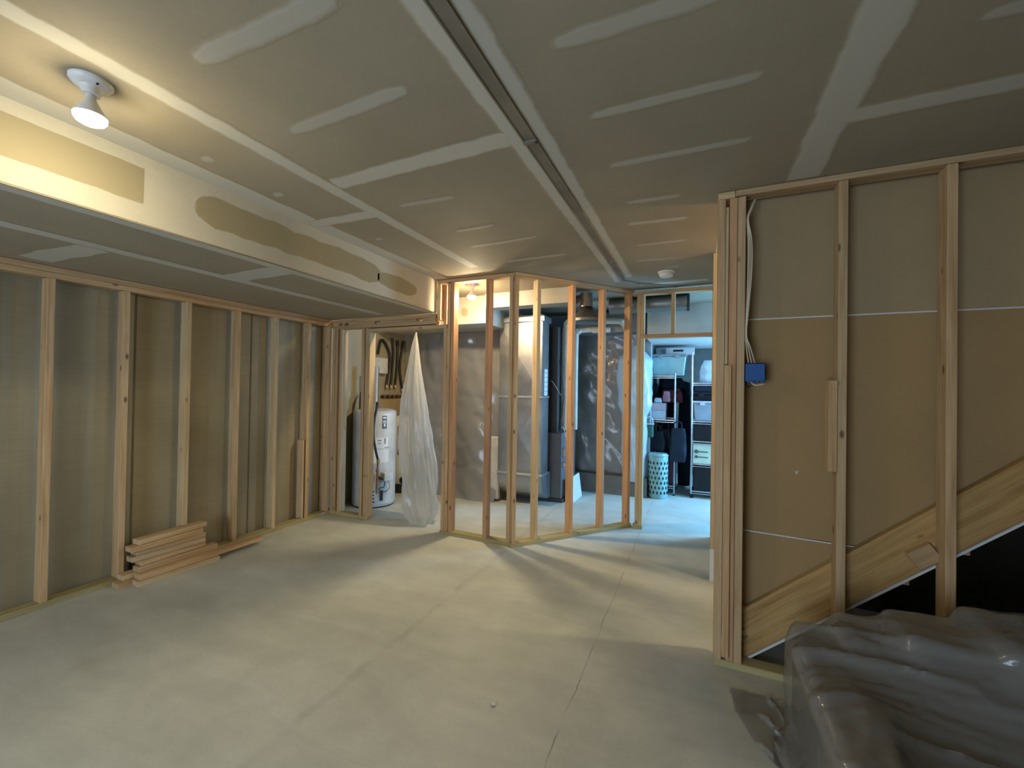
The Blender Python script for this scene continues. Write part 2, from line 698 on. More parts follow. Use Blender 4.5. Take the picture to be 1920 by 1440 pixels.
# utility and storage shell
struct(box('wall_utility_back', (XW, 5.12, 0), (-2.42, 5.3, ZC), 'concrete_wall'))
struct(box('wall_furnace_back', (-2.42, 6.27, 0), (-0.62, 6.45, ZC), 'insulation_grey'))
struct(box('wall_furnace_side', (-2.55, 5.3, 0), (-2.42, 6.27, ZC), 'concrete_wall'))
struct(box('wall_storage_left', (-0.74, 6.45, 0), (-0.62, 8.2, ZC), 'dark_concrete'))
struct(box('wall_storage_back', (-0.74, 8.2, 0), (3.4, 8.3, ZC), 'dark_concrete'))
# storage outer wall with its window opening
struct(boxes('wall_storage_right', [((1.9, 3.8, 0), (2.0, 5.4, ZC)), ((1.9, 6.6, 0), (2.0, 8.2, ZC)), ((1.9, 5.4, 0), (2.0, 6.6, 0.9)), ((1.9, 5.4, 2.2), (2.0, 6.6, ZC))], 'painted_back'))
win = struct(boxes('window_1', [((1.9, 5.4, 0.9), (2.0, 5.45, 2.2)), ((1.9, 6.55, 0.9), (2.0, 6.6, 2.2)), ((1.9, 5.98, 0.9), (2.0, 6.02, 2.2)), ((1.9, 5.4, 0.9), (2.0, 6.6, 0.95)), ((1.9, 5.4, 2.15), (2.0, 6.6, 2.2))], 'white_plastic'))
# stairwell far wall, its end return, and the stairwell above
struct(boxes('wall_stair_far', [((0.20, 3.70, 0), (3.4, 3.80, 3.9)), ((0.20, 3.80, 0), (0.30, 4.83, ZC))], 'white_drywall'))
struct(box('wall_stair_top', (0.12, 2.66, 3.9), (3.4, 3.8, 4.0), 'white_drywall'))
struct(boxes('wall_stair_head', [((0.12, 2.66, ZC), (0.2, 3.8, 3.9)), ((0.12, 2.6, ZC + 0.121), (3.4, 2.66, 3.9))], 'white_drywall'))
dr = struct(boxes('door_1', [((-2.55, -3.15, 0), (-2.48, -3.05, 2.08)), ((-0.72, -3.15, 0), (-0.65, -3.05, 2.08)), ((-1.64, -3.15, 0), (-1.56, -3.05, 2.08)), ((-2.55, -3.15, 2.0), (-0.65, -3.05, 2.08))], 'white_plastic'))

# soffit corner in the utility room and the boxed beam beyond
us = struct(boxes('ceiling_utility_soffit', [((XW, 4.42, ZS), (-2.33, 5.12, ZC - 0.001)), ((-2.31, 4.36, 2.45), (-1.27, 4.55, ZC - 0.001))], 'mud'))
us2 = struct(boxes('ceiling_storage_soffit', [((-0.62, 5.75, 2.19), (1.9, 7.3, ZC - 0.001))], 'painted_back'))
patch('exposed_paper', (-2.62, 4.4195, 2.50), (-2.62, 4.4195, 2.36), 0.11, 'bare_paper', us, (0, -1, 0), seed=31)

# ---- taped joints and screw smears, each one its own smear of compound
Zp = ZC - 0.0002
smears = [
    ((-1.90, -1.5), (-1.90, 3.36), 0.062, 0.0), ((-1.86, 1.69), (-0.76, 1.67), 0.085, 0.02), ((-2.44, 2.06), (-1.93, 2.07), 0.075, 0.0),
    ((-0.76, -1.5), (-0.755, 4.35), 0.04, 0.0), ((-0.632, -1.5), (-0.632, 4.2), 0.035, 0.0),
    ((-0.42, 1.665), (0.21, 1.67), 0.045, 0.1), ((-0.42, 2.07), (0.21, 2.08), 0.035, 0.1), ((-0.45, 1.265), (0.10, 1.275), 0.065, 0.1),
    ((-1.60, 0.85), (-0.95, 0.868), 0.075, 0.12), ((-1.655, 1.26), (-0.99, 1.24), 0.06, 0.12), ((-0.41, 2.52), (-0.09, 2.535), 0.035, 0.1),
    ((-0.456, 2.85), (-0.06, 2.88), 0.045, 0.1), ((-0.456, 3.30), (-0.078, 3.305), 0.045, 0.1), ((-0.51, 3.69), (-0.17, 3.72), 0.045, 0.1),
    ((-1.70, 2.045), (-1.30, 2.065), 0.028, 0.1), ((-1.55, 3.31), (-1.0, 3.295), 0.04, 0.1), ((-1.45, 2.87), (-1.07, 2.83), 0.03, 0.1),
    ((0.52, 2.055), (1.9, 2.06), 0.075, 0.0), ((0.74, 1.655), (1.2, 1.66), 0.05, 0.1), ((0.482, -1.2), (0.482, 2.565), 0.12, 0.0),
    ((-1.60, 2.53), (-1.28, 2.525), 0.022, 0.1), ((-1.66, 2.857), (-1.29, 2.85), 0.022, 0.1),
    ((-2.275, 1.257), (-2.19, 1.257), 0.04, 0.04), ((-2.30, 1.655), (-2.21, 1.655), 0.04, 0.04), ((-2.25, 2.45), (-2.17, 2.45), 0.035, 0.04),
    ((-0.6, 4.56), (0.10, 4.56), 0.05, 0.02), ((-0.30, 3.98), (-0.14, 3.99), 0.03, 0.05),
    ((0.15, 0.45), (0.75, 0.45), 0.06, 0.1), ((-1.6, 0.43), (-1.0, 0.43), 0.07, 0.1),
]
for i, (a, b, w, tp) in enumerate(smears):
    patch('joint_compound', (a[0], a[1], Zp), (b[0], b[1], Zp), w * (0.62 if tp >= 0.04 else 0.9), 'thin_compound' if tp >= 0.04 else 'compound', ceiling, seed=i, taper=tp, feather=0.03 if tp < 0.04 else 0.022, lift=0.0012 + 0.0003 * (i % 3))
# corner compound where the ceiling meets the soffit
patch('corner_compound', (XS + 0.07, -1.5, Zp), (XS + 0.07, 3.6, Zp), 0.13, 'compound', ceiling, seed=77, taper=0.0, wob=0.06, lift=0.0008)
# bare paper left on the soffit face, compound on its underside
xf = XS + 0.0002
patch('exposed_paper', (xf, 0.05, 2.475), (xf, 1.115, 2.47), 0.165, 'bare_paper', soffit, (1, 0, 0), seed=51, taper=0.0, wob=0.03, feather=0.01)
patch('exposed_paper', (xf, 1.33, 2.47), (xf, 2.80, 2.45), 0.15, 'bare_paper', soffit, (1, 0, 0), seed=52, taper=0.12, wob=0.14)
patch('exposed_paper', (xf, 2.72, 2.44), (xf, 3.30, 2.43), 0.13, 'bare_paper', soffit, (1, 0, 0), seed=53, taper=0.2, wob=0.14)
zu = ZS - 0.0085
for i, (a, b, w, tp) in enumerate([((XS - 0.04, -1.5), (XS - 0.04, 3.6), 0.06, 0.0), ((-3.13, -1.5), (-3.12, 3.5), 0.085, 0.0), ((-3.85, 1.16), (-3.17, 1.20), 0.13, 0.02), ((-3.10, 1.93), (-2.55, 1.92), 0.15, 0.0)]):
    patch('underside_compound', (a[0], a[1], zu), (b[0], b[1], zu), w, 'compound', soffit, seed=60 + i, taper=tp, lift=0.001 + 0.0003 * i)

# ------------------------------------------------------------------ stud walls
S, W = 0.038, 0.089


def upright(parent, x, y, z0, z1, face='Y', mat='pine', name='stud'):
    """face Y: thin side seen along Y; x, y = centre"""
    sd = (1, 0, 0) if face == 'Y' else (0, 1, 0)
    return board(name, (x, y, z0), (x, y, z1), S, W, sd, mat, parent)


# left wall
lw = thing('stud_wall', 'long bare pine stud wall along the left concrete foundation wall', 'stud wall', (XL, 1.5, 0))
xc = XL - W / 2
board('bottom_plate', (xc, -2.9, S / 2), (xc, 3.72, S / 2), S, W, (0, 0, 1), 'treated', lw)
board('top_plate', (xc, -2.9, ZS - 0.010 - S / 2), (xc, 3.72, ZS - 0.010 - S / 2), S, W, (0, 0, 1), 'pine', lw)
board('top_plate', (xc, -2.9, ZS - 0.011 - S * 1.5), (xc, 3.72, ZS - 0.011 - S * 1.5), S, W, (0, 0, 1), 'pine', lw)
zt = ZS - 0.012 - 2 * S
for y in (-1.57, -1.16, -0.75, -0.35, 0.06, 0.47, 0.88, 1.282, 1.687, 2.110, 2.529, 2.92, 3.314):
    upright(lw, xc, y, S, zt, 'X', random.choice(['pine', 'pine', 'pine_pale']))
board('light_block_stud', (XL - 0.056, 3.60, S), (XL - 0.056, 3.60, zt), S, 0.11, (0, 1, 0), 'pine', lw)  # added and widened to block blue light leaking into the last bay
# short packing pieces nailed beside the far studs
board('packer', (xc, 3.262, 0.9), (xc, 3.262, S), 0.018, W, (0, 1, 0), 'pine_pale', lw)
# wall panel joints on the foundation wall
for y in (0.62, 1.80, 2.74):
    box('form_joint', (XW, y - 0.006, 0.0), (XW + 0.004, y + 0.006, 2.27), 'wall_joint', bpy.data.objects['wall_left'])

# jog wall with the utility doorway
YJ = 3.63
jw = thing('stud_wall', 'short stud wall with the doorway to the water heater', 'stud wall', (-3.2, YJ, 0))
yc = YJ + W / 2
board('bottom_plate', (XL + 0.002, yc, S / 2), (-3.375, yc, S / 2), S, W, (0, 0, 1), 'treated', jw)
for x in (XL + 0.022, XL + 0.066, XL + 0.135):
    upright(jw, x, yc, S, 2.165, 'Y', 'pine')
upright(jw, -3.481, yc, S, 2.165, 'Y', 'pine', 'jack_stud')
upright(jw, -3.396, yc, S, 2.117, 'Y', 'pine_pale', 'jack_stud')
upright(jw, -3.436, yc + 0.012, S, 2.165, 'Y', 'pine', 'jack_stud')
board('header', (-3.418, yc, 2.117 + S / 2), (-2.345, yc, 2.117 + S / 2), S, W, (0, 0, 1), 'pine', jw)
board('header', (XL, yc, 2.166 + S / 2), (-2.50, yc, 2.166 + S / 2), S, W, (0, 0, 1), 'pine', jw)
board('top_plate', (XL, yc, ZS - 0.012 - S / 2), (-2.50, yc, ZS - 0.012 - S / 2), S, W, (0, 0, 1), 'pine', jw)
for x0, x1 in ((-3.94, -3.86), (-3.80, -3.76), (-3.70, -3.32), (-3.24, -2.75), (-2.67, -2.51)):
    board('filler', (x0, yc - 0.006, 2.2195), (x1, yc - 0.006, 2.2195), 0.029, W - 0.012, (0, 0, 1), 'pine', jw, 0.001)

# front wall of the furnace enclosure
fw = thing('stud_wall', 'front stud wall of the furnace enclosure beside the hanging plastic', 'stud wall', (-2.0, YJ, 0))
board('bottom_plate', (-2.41, yc, S / 2), (-1.60, yc, S / 2), S, W, (0, 0, 1), 'treated', fw)
board('top_plate', (-2.485, yc, ZC - 0.003 - S / 2), (-1.60, yc, ZC - 0.003 - S / 2), S, W, (0, 0, 1), 'pine', fw)
zt = ZC - 0.004 - S
upright(fw, -2.381, yc, S, 2.115, 'Y', 'pine', 'jack_stud')
upright(fw, -2.341, yc, S, zt, 'Y', 'pine')
upright(fw, -2.298, yc, S, zt, 'Y', 'pine_red')
upright(fw, -1.894, yc, S, zt, 'Y', 'pine_red')
upright(fw, -1.640, yc, S, zt, 'Y', 'pine')
upright(fw, -2.464, yc + 0.0, 2.166 + S, zt, 'Y', 'pine_pale', 'cripple')
board('cripple', (-2.425, yc + 0.03, 2.16), (-2.425, yc + 0.03, zt), S, 0.03, (1, 0, 0), 'pine_red', fw)

# diagonal wall of the enclosure
A = Vector((-1.590, 3.612, 0))
B = Vector((-0.655, 4.760, 0))
dd = (B - A).normalized()
nn = Vector((-dd.y, dd.x, 0))      # into the enclosure
dw = thing('stud_wall', 'diagonal stud wall of the furnace enclosure running to the storage doorway', 'stud wall', A)
LD = (B - A).length
off = nn * (W / 2)


def dia(s, z):
    return A + dd * s + off + Vector((0, 0, z))


board('bottom_plate', dia(0.0, S / 2), dia(LD, S / 2), S, W, (0, 0, 1), 'treated', dw)
board('top_plate', dia(0.0, ZC - 0.003 - S / 2), dia(LD, ZC - 0.003 - S / 2), S, W, (0, 0, 1), 'pine', dw)
for s, mt in ((0.022, 'pine'), (0.264, 'pine_pale'), (0.678, 'pine_red'), (1.074, 'pine_red'), (1.437, 'pine_red')):
    board('stud', dia(s, S), dia(s, zt), S, W, dd, mt, dw)

# storage doorway
YD = 4.72
sw = thing('stud_wall', 'stud framing around the storage room doorway with a header and cripple', 'stud wall', (-0.3, YD, 0))
yd = YD + W / 2
board('bottom_plate', (-0.640, yd, S / 2), (-0.538, yd, S / 2), S, W, (0, 0, 1), 'treated', sw)
board('top_plate', (-0.66, yd, ZC - 0.028 - S / 2), (0.18, yd, ZC - 0.028 - S / 2), S, W, (0, 0, 1), 'pine', sw)
zt2 = ZC - 0.029 - S
upright(sw, -0.598, yd, S, zt2, 'Y', 'pine')
upright(sw, -0.559, yd, S, 2.077, 'Y', 'pine_pale', 'jack_stud')
upright(sw, -0.559, yd, 2.077 + S, zt2, 'Y', 'pine', 'cripple')
board('header', (-0.578, yd, 2.077 + S / 2), (0.17, yd, 2.077 + S / 2), S, W, (0, 0, 1), 'pine_red', sw)
upright(sw, -0.248, yd, 2.077 + S, zt2, 'Y', 'pine', 'cripple')
upright(sw, 0.165, yd, 0, 2.077, 'Y', 'pine', 'jack_stud')

# end post of the far stair wall
ep = thing('door_post', 'pine post at the end of the far stair wall', 'post', (0.13, 3.72, 0))
board('stud', (0.134, 3.735, 0.26), (0.134, 3.735, ZC - 0.002), 0.062, 0.089, (1, 0, 0), 'pine_pale', ep)
board('stud', (0.182, 3.735, 0.0), (0.182, 3.735, ZC - 0.002), 0.03, 0.089, (1, 0, 0), 'pine', ep)
box('drywall_scrap', (0.100, 3.692, 0.0), (0.160, 3.78, 0.258), 'white_drywall', ep, 0.002)

# right wall under the stairs
rw = thing('stud_wall', 'right hand stud wall in front of the staircase with a tripled end post', 'stud wall', (0.7, YR, 0))
yr = YR + W / 2
board('bottom_plate', (0.094, yr, S / 2), (3.39, yr, S / 2), S, W, (0, 0, 1), 'treated', rw)
board('top_plate', (0.094, yr, ZC - 0.003 - S / 2), (0.178, yr, ZC - 0.003 - S / 2), S, W, (0, 0, 1), 'pine_pale', rw)
board('top_plate', (0.180, yr, ZC - 0.002 - S * 0.42), (3.39, yr, ZC - 0.002 - S * 0.42), S * 0.82, W, (0, 0, 1), 'pine', rw)
zt3 = ZC - 0.004 - S
upright(rw, 0.113, yr, S, zt3, 'Y', 'pine')
upright(rw, 0.171, yr + 0.002, S, zt3, 'Y', 'pine_red')
upright(rw, 0.211, yr - 0.001, S, zt3, 'Y', 'pine')
board('gap_light_strip', (0.141, yr - 0.01, 1.66), (0.141, yr - 0.01, zt3 - 0.045), 0.016, 0.06, (1, 0, 0), 'pine_pale', rw)  # pale strip stands in for stairwell light showing through the post gap
board('packer', (0.150, YR - 0.008, 1.655), (0.150, YR - 0.008, 0.06), 0.015, 0.034, (0, 1, 0), 'pine', rw)
for x in (0.661, 1.070, 1.476, 1.882, 2.288, 2.694, 3.1):
    upright(rw, x, yr, S, zt3 + 0.006, 'Y', 'pine')
board('block', (0.622, yr - 0.012, 1.115), (0.622, yr - 0.012, 1.575), S, W * 0.9, (1, 0, 0), 'pine', rw)

# drywall sheets seen from the back between the studs
YB = 2.722
slope = 0.835


def zs_top(x):
    return 0.285 + (x - 0.231) * slope


def zs_bot(x):
    return 0.010 + (x - 0.231) * slope


pl = struct(extrude_poly('wall_stair_near', [(0.14, 0.16), (2.9, zs_bot(2.9) + 0.13), (3.39, zs_bot(3.39) + 0.13), (3.39, 3.9), (0.14, 3.9)], YB + 0.013, YB + 0.02, 'drywall_back'), 'brown backs of drywall sheets lining the stairs')
box('drywall_sheet', (0.12, YB, 1.926), (3.39, YB + 0.0125, 3.0), 'drywall_back_grey', pl)
extrude_poly('drywall_sheet', [(0.12, 0.722), (0.80, 0.722), (2.35, 1.918), (0.12, 1.918)], YB, YB + 0.0125, 'drywall_back', pl)
extrude_poly('drywall_sheet', [(0.12, 0.10), (0.79, 0.711), (0.12, 0.714)], YB, YB + 0.0125, 'drywall_back', pl)
extrude_poly('drywall_sheet', [(2.35, 1.90), (3.39, 2.7), (3.39, 1.92), (2.36, 1.92)], YB + 0.014, YB + 0.018, 'drywall_back', pl)
box('sheet_edge', (0.12, YB - 0.003, 1.9185), (3.39, YB + 0.012, 1.9255), 'white_drywall', pl)
extrude_poly('sheet_edge', [(0.20, 0.7185), (0.80, 0.708), (0.80, 0.714), (0.20, 0.727)], YB - 0.004, YB + 0.012, 'white_drywall', pl)
extrude_poly('gouge', [(0.490, 1.08), (0.498, 1.062), (0.507, 1.083), (0.503, 1.084), (0.498, 1.071), (0.494, 1.081)], YB - 0.001, YB + 0.003, 'white_drywall', pl)

# staircase behind the wall
st = thing('staircase', 'straight timber staircase rising to the right behind the stud wall', 'staircase', (0.3, 3.1, 0))
L0 = 0.13
ang = math.atan(slope)
wid = 0.272 * math.cos(ang)


def sp(x):
    return Vector((x, 2.672 + S / 2, (zs_top(x) + zs_bot(x)) / 2))


board('stringer', sp(0.16), sp(2.9), S, wid, (0, 1, 0), 'stringer_pine', st)
board('stringer', sp(0.27) + Vector((0, 0.97, 0)), sp(2.9) + Vector((0, 0.97, 0)), S, wid, (0, 1, 0), 'stringer_pine', st)
q = sp(1.0)
extrude_poly('underside_drywall', [(0.23, zs_bot(0.23) - 0.016), (2.9, zs_bot(2.9) - 0.016), (2.9, zs_bot(2.9) - 0.002), (0.23, zs_bot(0.23) - 0.002)], 2.668, 3.69, 'white_drywall', st)
for i in range(11):
    x = 0.30 + i * 0.225
    z = 0.19 * (i + 1)
    board('tread', (x - 0.04, 3.19, z - 0.012), (x + 0.235, 3.19, z - 0.012), 0.025, 0.88, (0, 0, 1), 'pine', st)
    board('riser', (x, 3.19, z - 0.19), (x, 3.19, z - 0.026), 0.018, 0.88, (1, 0, 0), 'pine', st)
struct(box('wall_under_stair_shade', (0.9, 3.69, 0), (3.39, 3.699, 1.0), 'under_stair_shade'))  # near-black sheet, paints the shade of the space beneath the stairs
board('block', (0.958, 2.655, 0.70), (1.045, 2.655, 0.765), 0.032, 0.085, (0, 1, 0), 'pine', st)

# ------------------------------------------------------------------ ceiling raceway
rc = thing('ceiling_raceway', 'dull metal raceway channel screwed along the ceiling with a bend', 'raceway', (-0.7, 2.0, ZC))
zc0 = ZC - 0.0005


def channel(name, a, b, w, h=0.012):
    a, b = Vector(a), Vector(b)
    d = (b - a).normalized()
    s = Vector((0, 0, 1)).cross(d)
    bm = bmesh.new()
    prof = [(-w / 2, 0), (-w / 2, -h), (-w / 2 + 0.006, -h), (-w / 2 + 0.010, -h * 0.5), (w / 2 - 0.010, -h * 0.5), (w / 2 - 0.006, -h), (w / 2, -h), (w / 2, 0)]
    R1 = [bm.verts.new(a + s * p[0] + Vector((0, 0, p[1]))) for p in prof]
    R2 = [bm.verts.new(b + s * p[0] + Vector((0, 0, p[1]))) for p in prof]
    for i in range(len(prof)):
        j = (i + 1) % len(prof)
        bm.faces.new((R1[i], R1[j], R2[j], R2[i]))
    bm.faces.new(R1[::-1])
    bm.faces.new(R2)
    return from_bm(name, bm, 'raceway_metal', rc)


channel('channel', (-0.696, -1.5, zc0), (-0.694, 1.712, zc0), 0.062)
channel('channel', (-0.694, 1.716, zc0), (-0.694, 3.62, zc0), 0.060)
channel('channel', (-0.694, 3.624, zc0), (-0.700, 4.30, zc0), 0.056)
channel('channel', (-0.700, 4.29, zc0), (-0.56, 4.48, zc0), 0.055)
channel('channel', (-0.575, 4.46, zc0), (-0.20, 4.73, zc0), 0.055)
for y in (1.714, 3.62):
    boxes('coupling', [((-0.727, y - 0.012, zc0 - 0.0155), (-0.662, y + 0.012, zc0 - 0.006))], 'dull_metal', rc, 0.001)
    lathe('screw', [(0, -0.006), (0.006, -0.005), (0.007, 0), (0.007, 0.012)], 'black_iron', rc, (-0.668, y + 0.005, zc0 - 0.014), 10)

# ------------------------------------------------------------------ lamps


def bulb_fixture(name, label, x, y, tilt, glow, sc=1.0):
    t = thing(name, label, 'lamp', (x, y, ZC))
    lathe('base', [(0, 0), (0.062 * sc, 0), (0.062 * sc, -0.008), (0.052 * sc, -0.020), (0.034 * sc, -0.026), (0.026 * sc, -0.045), (0.026 * sc, -0.052), (0, -0.052)], 'porcelain', t, (x, y, ZC - 0.0005), 28)
    for k in (-1, 1):
        box('screw_slot', (x + k * 0.045 * sc - 0.006, y - 0.003, ZC - 0.025), (x + k * 0.045 * sc + 0.006, y + 0.003, ZC - 0.019), 'black_iron', t)
    rot = (tilt[0], tilt[1], 0)
    b = lathe('bulb', [(0.014, 0), (0.016, -0.02), (0.022, -0.032), (0.034, -0.055), (0.045, -0.072), (0.0480, -0.080), (0.0475, -0.082)], 'white_plastic', t, (x, y, ZC - 0.050), 28, rot)
    g = lathe('lens', [(0.0475, -0.082), (0.0465, -0.092), (0.041, -0.101), (0.030, -0.108), (0.015, -0.112), (0, -0.113)], glow, b, (0, 0, 0), 28)
    g.parent = b
    g.matrix_parent_inverse = Matrix.Identity(4)
    return t


bulb_fixture('ceiling_lamp', 'bare flood bulb glowing in a porcelain ceiling holder near the soffit', -2.06, 0.757, (0.0, 0.0), 'bulb_glow')
bulb_fixture('ceiling_lamp', 'bare flood bulb glowing inside the furnace enclosure', -2.23, 3.90, (0.0, 0.0), 'bulb_glow_utility')

det = thing('smoke_detector', 'round white smoke detector on the ceiling before the storage doorway', 'smoke detector', (-0.28, 4.13, ZC))
lathe('mount_plate', [(0, 0), (0.075, 0), (0.075, -0.012), (0.066, -0.014), (0, -0.014)], 'white_plastic', det, (-0.28, 4.13, ZC - 0.0005), 28)
lathe('cover', [(0.060, -0.015), (0.064, -0.024), (0.060, -0.044), (0.045, -0.052), (0, -0.053)], 'porcelain', det, (-0.28, 4.13, ZC - 0.0005), 28)
lathe('test_button', [(0.012, -0.05), (0.012, -0.056), (0, -0.056)], 'white_plastic', det, (-0.255, 4.115, ZC - 0.0005), 12)

# ------------------------------------------------------------------ lumber pile by the left wall
pile = [
    # (y0, y1, x, z, tilt dy, material, label)
    (1.70, 2.26, -3.765, 0.0195, 'lowest flat board at the front of the lumber pile on the floor'),
    (1.62, 2.30, -3.868, 0.019, 'lowest flat board at the back of the lumber pile on the floor'),
    (1.72, 2.66, -3.785, 0.0585, 'longest board in the lumber pile reaching toward the doorway'),
    (1.66, 2.34, -3.890, 0.058, 'board under the longest one at the back of the lumber pile'),
    (1.74, 2.30, -3.860, 0.097, 'second layer board in the middle of the lumber pile'),
    (1.76, 2.22, -3.885, 0.136, 'third layer board of the lumber pile'),
    (1.71, 2.21, -3.880, 0.175, 'fourth layer board of the lumber pile'),
    (1.74, 2.22, -3.895, 0.214, 'board just below the top of the lumber pile'),
    (1.70, 2.20, -3.885, 0.253, 'board second from the top of the lumber pile'),
    (1.75, 2.24, -3.905, 0.292, 'topmost short board of the lumber pile against the studs'),
]
for i, (y0, y1, x, z, lb) in enumerate(pile):
    dx = random.uniform(-0.012, 0.012)
    o = board('lumber_board', (x + dx, y0, z), (x - dx, y1, z), S, W, (0, 0, 1), 'pine' if i % 3 else 'pine_pale')
    tag(o, lb, 'board', 'boards in the lumber pile')

# ------------------------------------------------------------------ blue box and cables on the right wall
jb = thing('junction_box', 'blue double gang electrical box nailed to the end post', 'electrical box', (0.28, YR, 1.61))
bx0, bx1, by0, by1, bz0, bz1 = 0.232, 0.330, 2.592, 2.662, 1.565, 1.665
boxes('box_body', [((bx0, by0, bz0), (bx0 + 0.003, by1, bz1)), ((bx1 - 0.003, by0, bz0), (bx1, by1, bz1)), ((bx0, by0, bz0), (bx1, by1, bz0 + 0.003)), ((bx0, by0, bz1 - 0.003), (bx1, by1, bz1)), ((bx0, by1 - 0.003, bz0), (bx1, by1, bz1)), ((bx0, by0, bz0), (bx1, by0 + 0.003, bz1))], 'blue_plastic', jb)
for k in range(4):
    box('knockout', (bx0 + 0.012 + k * 0.021, by0 - 0.004, bz0 - 0.006), (bx0 + 0.024 + k * 0.021, by0 + 0.01, bz0 + 0.010), 'blue_plastic', jb, 0.001)
sweep('wire_tail', [(bx0 + 0.03, by0 + 0.01, bz0), (bx0 + 0.05, by0 - 0.01, bz0 - 0.018), (bx0 + 0.09, by0, bz0 - 0.012)], 0.0035, 'cable_white', jb)
sweep('wire_tail', [(bx0 + 0.01, by0 + 0.01, bz0), (bx0 + 0.015, by0 - 0.012, bz0 - 0.03), (bx0 + 0.03, by0, bz0 - 0.02)], 0.003, 'black_rubber', jb)
for i, (dx, lb) in enumerate(((0.0, 'white cable stapled to the end post nearest its edge'), (0.007, 'middle white cable running down to the blue box'), (0.014, 'white cable bowing farthest from the end post'))):
    pts = [(0.276 + dx * 0.3, 2.64, 2.575), (0.252 + dx * 0.5, 2.60, 2.51), (0.237 + dx * 0.3, 2.585, 2.45), (0.243 + dx * 1.2, 2.592, 2.33), (0.243 + dx * 1.2, 2.592, 2.15), (0.238 + dx * 0.6, 2.590, 1.95), (0.2345 + dx * 0.3, 2.588, 1.82), (0.240 + dx * 1.4, 2.60, 1.75), (0.252 + dx * 2.2, 2.618, 1.667)]
    tag(sweep('electrical_cable', pts, 0.0033, 'cable_white', None, 6), lb, 'cable', 'cables to the blue box')

# ------------------------------------------------------------------ water heater
HX, HY = -3.80, 4.20
wh = thing('water_heater', 'grey tank water heater with labels and a black hose behind the doorway', 'water heater', (HX, HY, 0))
lathe('tank', [(0, 0.02), (0.262, 0.02), (0.265, 0.05), (0.265, 1.17), (0.258, 1.195), (0.20, 1.215), (0, 1.22)], 'heater_grey', wh, (HX, HY, 0), 40)
lathe('base_ring', [(0.245, 0), (0.25, 0.0), (0.25, 0.03), (0, 0.03)], 'black_iron', wh, (HX, HY, 0), 40)


def curved_panel(name, a0, a1, z0, z1, r, mat, parent, t=0.003):
    n = 8
    bm = bmesh.new()
    rows = []
    for i in range(n + 1):
        a = a0 + (a1 - a0) * i / n
        c, s = math.cos(a), math.sin(a)
        rows.append([bm.verts.new((HX + q * c, HY + q * s, z)) for q, z in ((r, z0), (r + t, z0), (r + t, z1), (r, z1))])
    for A_, B_ in zip(rows, rows[1:]):
        for k in range(4):
            bm.faces.new((A_[k], A_[(k + 1) % 4], B_[(k + 1) % 4], B_[k]))
    bm.faces.new(rows[0])
    bm.faces.new(rows[-1][::-1])
    return from_bm(name, bm, mat, parent, sm=True)


aF = math.atan2(-HY, -HX)        # towards the camera
R_ = 0.2655
curved_panel('front_jacket', aF - 0.42, aF + 1.35, 0.05, 1.17, R_, 'white_enamel', wh, 0.002)
cp = curved_panel('brand_label', aF + 0.33, aF + 0.55, 0.98, 1.14, R_ + 0.002, 'label_print', wh, 0.0015)
curved_panel('brand_print', aF + 0.36, aF + 0.52, 1.105, 1.125, R_ + 0.0037, 'label_white', cp, 0.0006)
curved_panel('brand_print', aF + 0.36, aF + 0.52, 1.045, 1.085, R_ + 0.0037, 'heater_grey', cp, 0.0006)
curved_panel('brand_print', aF + 0.40, aF + 0.48, 1.005, 1.04, R_ + 0.0037, 'label_white', cp, 0.0006)
cp2 = curved_panel('warning_label', aF - 0.38, aF + 0.75, 0.74, 0.87, R_ + 0.002, 'label_white', wh, 0.0012)
cp3 = curved_panel('warning_label', aF - 0.38, aF + 0.68, 0.56, 0.72, R_ + 0.002, 'label_white', wh, 0.0012)
for k, (u, v, z0, z1) in enumerate(((-0.30, 0.02, 0.845, 0.862), (-0.28, 0.0, 0.80, 0.808), (-0.28, 0.0, 0.775, 0.783), (0.14, 0.30, 0.83, 0.84), (0.14, 0.30, 0.795, 0.802), (0.45, 0.50, 0.79, 0.862), (0.69, 0.71, 0.74, 0.868), (0.45, 0.71, 0.742, 0.748))):
    curved_panel('label_line', aF + u, aF + v, z0, z1, R_ + 0.0034, 'label_print', cp2, 0.0005)
for k in range(4):
    curved_panel('vent_slot', aF - 0.25, aF + 0.03, 0.075 + k * 0.042, 0.090 + k * 0.042, R_ + 0.002, 'black_iron', wh, 0.001)
curved_panel('burner_door', aF + 0.26, aF + 0.42, 0.09, 0.22, R_ + 0.002, 'black_iron', wh, 0.001)


def hp(a, r, z):
    return (HX + r * math.cos(aF + a), HY + r * math.sin(aF + a), z)


gv = box('gas_valve', (-0.06, -0.045, -0.05), (0.06, 0.045, 0.05), 'white_enamel', wh, 0.006)
gv.location = hp(0.48, 0.335, 0.40)
gv.rotation_euler = (0, 0, aF + 0.48 + PI / 2)
kn = lathe('valve_knob', [(0, 0.02), (0.022, 0.018), (0.024, 0), (0, 0)], 'black_plastic', gv, (0, 0.05, 0.0), 16, (-PI / 2, 0, 0))
kn.parent = gv
kn.matrix_parent_inverse = Matrix.Identity(4)
sweep('gas_hose', [hp(0.10, 0.20, 1.30), hp(0.06, 0.30, 1.24), hp(-0.02, 0.33, 1.10), hp(-0.04, 0.335, 0.90), hp(0.06, 0.335, 0.70), hp(0.14, 0.33, 0.60)], 0.0145, 'black_rubber', wh, 10)
sweep('gas_pipe', [hp(0.14, 0.33, 0.61), hp(0.12, 0.33, 0.42), hp(0.11, 0.33, 0.20)], 0.014, 'copper', wh, 10)
sweep('drip_leg', [hp(0.14, 0.33, 0.40), hp(0.30, 0.34, 0.37), hp(0.42, 0.34, 0.40)], 0.012, 'black_iron', wh, 8)
